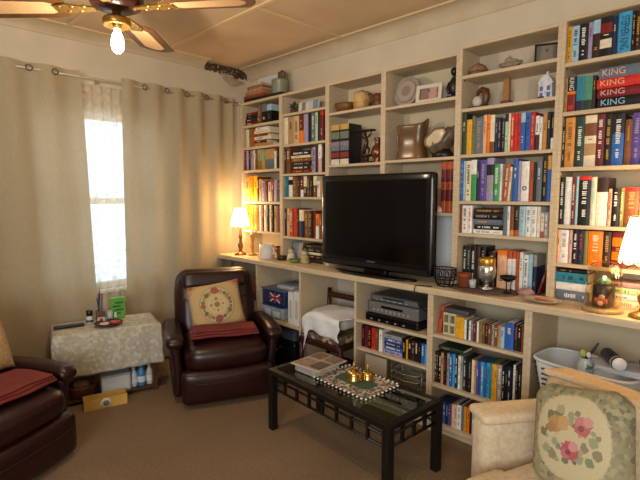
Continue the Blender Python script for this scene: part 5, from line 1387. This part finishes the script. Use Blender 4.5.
g = MB(); g.ell((-.014, 0, .125), (.016, .012, .02), 10, 8, 0); g.ell((.012, 0, .122), (.012, .01, .016), 10, 8, 1); g.tube([(.0, 0, .10), (.03, .01, .15), (.05, .01, .19)], [.006, .007, .004], 8, 2); g.build('stopper_flowers', [M('#b4b45a', .6), M('#d8d4cc', .6), M('#2c2a28', .6)], vz)
vst = MB().rbox((0, 0, .05), (.09, .09, .0), .0, 2) if False else None
vb = MB().rbox((0, 0, .034), (.11, .10, .066), .006, 4).build('glass_block', M('#a9b0b4', .2), None, (-.635, 2.56, lz+.232)); tag(vb, 'pale block under the leaf patterned vase', 'block')
cn = thing('spray_can', 'dark cylinder with a white end lying on the papers', 'can', (-.44, 2.55, lz+.4395), .0)
Tc = RT(0, 0, 0)
MB().lathe([(.030, 0), (.032, .004), (.032, .15), (.028, .156), (0, .156)], 24, T=RT(-PI/2, 0, .55, (-.03, -.09, 0))).build('body', M('#2b2d3c', .35), cn)
MB().lathe([(.0, -.012), (.024, -.012), (.031, -.004), (.0325, .03), (.0, .031)], 24, T=RT(-PI/2, 0, .55, (-.03, -.09, 0))).build('cap', M('#d9d9d6', .35), cn)
wr = MB().tube([(-.30, 2.50, .80), (-.36, 2.50, .84), (-.38, 2.505, .80), (-.40, 2.50, .74), (-.385, 2.47, .69), (-.34, 2.46, .65), (-.28, 2.47, .63), (-.22, 2.49, .64)], .0035, 6).build('cable', M('#4a443c', .6)); tag(wr, 'thin looped cable hanging below the counter at far right', 'cable')
# ------------------------------------------------------------------ on and under the side table
SZ = .532
def on_side(dx, dy):
    c, s = math.cos(SR), math.sin(SR); return (SX+dx*c-dy*s, SY+dx*s+dy*c, SZ+E_)
rmt = thing('remote_control', 'black remote control on the left of the floral cloth', 'remote', on_side(-.02, -.245), SR+math.radians(92))
MB().rbox((0, 0, .010), (.20, .05, .02), .007, 4).build('body', M('#121214', .35), rmt)
g = MB(); [g.box((-.06+.025*q, .01*(r_-1), .0205), (.010, .006, .003)) for q in range(6) for r_ in range(3)]; g.build('buttons', M('#7a7c80', .5), rmt)
bt = thing('medicine_bottle', 'small dark capped bottle with a white label', 'bottle', on_side(-.06, -.105))
MB().lathe([(.022, 0), (.025, .004), (.025, .052), (.014, .062), (.013, .068), (0, .068)], 22).build('body', M('#c6c8c6', .4), bt)
MB().lathe([(.023, .060), (.023, .098), (.02, .10), (0, .10)], 22).build('cap', M('#15110f', .4), bt)
MB().lathe([(.0256, .012), (.0256, .030)], 22, close=False).build('label_band', M('#3a4250', .5), bt)
pp = thing('pen_pot', 'square brown pen pot with a rosette on its front', 'pen pot', on_side(-.05, -.03), SR+PI/2)
MB().rbox((0, 0, .045), (.062, .062, .09), .004, 4).build('body', M('#5c4032', .5, noise=.2), pp)
MB().span((-.026, -.0325, .006), (.026, -.0305, .046)).build('front_panel', M('#cbb9a2', .5), pp)
MB().lathe([(.0, 0), (.014, 0), (.012, .004), (0, .005)], 16, T=RT(PI/2, 0, 0, (0, -.0325, .026))).build('rosette', M('#8c4a3a', .5), pp)
for q, (dx, dy, h_, c, who) in enumerate(((-.015, -.01, .16, '#4a3a52', 'tallest dark pen in the pen pot'), (.0, .01, .135, '#5a4a7a', 'purple pen in the pen pot'), (.016, .0, .125, '#9a94a8', 'pale lilac pen in the pen pot'), (-.02, .016, .12, '#6a3038', 'dark red pen in the pen pot'), (.02, -.016, .115, '#3a4a6a', 'blue pen in the pen pot'))):
    b0 = on_side(-.05, -.03); o = MB().tube([(0, 0, 0), (0, 0, h_*.9), (0, 0, h_)], [.0045, .0045, .002], 8).build('pen', M(c, .4), None, (b0[0]+dx, b0[1]+dy, b0[2]+.0905), (.06*(q-2), .05*(q % 3-1), 0)); tag(o, who, 'pen', 'pens in the pot')
gc = thing('green_card', 'bright green printed box standing behind the red dish', 'box', on_side(-.10, .10), SR+PI/2)
MB().span((-.052, 0, 0), (.052, .035, .165)).build('body', M('#57a03a', .5), gc, bevel=.002)
g = MB(); [g.span((-.038+.03*(q % 2)*.6, -.0015, .035+.028*q), (.02+.02*(q % 2), .0002, .048+.028*q)) for q in range(4)]; g.build('print', M('#24502a', .5), gc)
MB().span((-.03, -.0016, .012), (-.012, .0002, .05)).build('white_print', M('#d6dccb', .5), gc)
lathe_thing('drinking_glass', 'small clear glass between the pen pot and green box', 'glass', on_side(-.065, .035), [(.02, 0), (.025, .075), (.023, .075), (.018, .004), (0, .004)], '#aab5ae', .1)
rd = thing('red_dish', 'round dark rimmed dish with red and cream inside', 'dish', on_side(.06, .01))
MB().lathe([(.05, 0), (.075, .004), (.10, .02), (.096, .022), (.07, .010), (0, .008)], 32).build('plate', M('#3a2420', .35), rd)
MB().ell((.01, .045, .018), (.045, .04, .010), 18, 8).build('red_filling', M('#b0301c', .45), rd)
MB().ell((.0, -.03, .016), (.04, .035, .007), 18, 8).build('cream_filling', M('#cdb894', .6), rd)
# under it
def under(dx, dy, z_=0): 
    c, s = math.cos(SR), math.sin(SR); return (SX+dx*c-dy*s, SY+dx*s+dy*c, z_+E_)
yb = thing('yellow_tray', 'yellow cardboard tray with a round white label on floor', 'tray', under(.25, -.055), SR+PI/2)
MB().span((-.14, -.05, 0), (.14, .05, .008)).span((-.14, -.05, .008), (.14, -.044, .075)).span((-.14, .044, .008), (.14, .05, .075)).span((-.14, -.044, .008), (-.134, .044, .075)).span((.134, -.044, .008), (.14, .044, .075)).build('tray_body', M('#c9a14e', .7, noise=.1), yb)
MB().lathe([(.0, 0), (.036, 0), (.036, .003), (0, .003)], 24, T=RT(PI/2, 0, 0, (.0, -.0505, .038))).build('round_label', M('#d9d4c6', .6), yb)
MB().lathe([(.0, 0), (.02, 0), (.02, .002), (0, .002)], 20, T=RT(PI/2, 0, 0, (.0, -.0535, .038))).build('label_centre', M('#7a7a74', .6), yb)
wbx = thing('white_box', 'white box with a grey lid line under the floral cloth', 'box', under(.08, .035, .0402), SR+PI/2)
MB().rbox((0, 0, .06), (.20, .16, .12), .004, 3).build('body', M('#c4c6c8', .6), wbx); MB().rbox((0, 0, .128), (.206, .166, .016), .003, 3).build('lid', M('#9c9ea0', .6), wbx)
wk = thing('wicker_basket', 'brown wicker basket at the left under the floral cloth', 'basket', under(.08, -.19, .0402), SR+PI/2)
MB().lathe([(.07, 0), (.085, .01), (.098, .08), (.102, .09), (.094, .09), (.08, .012), (0, .012)], 30).build('body', M('#6a4228', .7, noise=.4, scale=60, bump=.6, bscale=70), wk)
MB().ell((.0, -.01, .085), (.055, .05, .03), 16, 10).build('pine_cones', M('#94705a', .7, noise=.4, scale=40, bump=.7, bscale=60), wk)
def bottle(label, dx, dy, hx, cap, r, h_):
    t = thing('bottle', label, 'bottle', under(dx, dy, .0402))
    MB().lathe([(r*.9, 0), (r, .005), (r, h_*.66), (r*.5, h_*.8), (r*.42, h_*.86), (0, h_*.86)], 22).build('body', M(hx, .35), t)
    MB().lathe([(r*.55, h_*.84), (r*.55, h_*.98), (r*.4, h_), (0, h_)], 18).build('cap', M(cap, .4), t)
    MB().lathe([(r*1.01, h_*.18), (r*1.01, h_*.45)], 22, close=False).build('label_band', M('#dfe3e4', .5), t)
    return t
bottle('white bottle left of the blue bottles under the cloth', .10, .165, '#c9ccce', '#9aa0a4', .026, .15)
bottle('bright blue bottle under the right of the cloth', .11, .220, '#3f86b4', '#2f6fa4', .030, .17)
bottle('dark blue capped bottle behind the bright blue bottle', .05, .255, '#26304a', '#1c2236', .026, .17)
bottle('cream bottle rightmost under the floral cloth', .11, .278, '#d2c2a0', '#bca984', .024, .16)
bg = MB().ell((0, 0, .05), (.07, .06, .05), 18, 12, fn=lambda q, p: Vector((q.x*(1+.1*math.sin(6*p[2])), q.y, q.z))).build('white_bag', M('#b9bec6', .6, noise=.15, scale=25, bump=.4), None, under(.05, .0, .19)); tag(bg, 'crumpled white bag on top of the white box', 'bag')
# papers and slippers: folder under the coffee table end
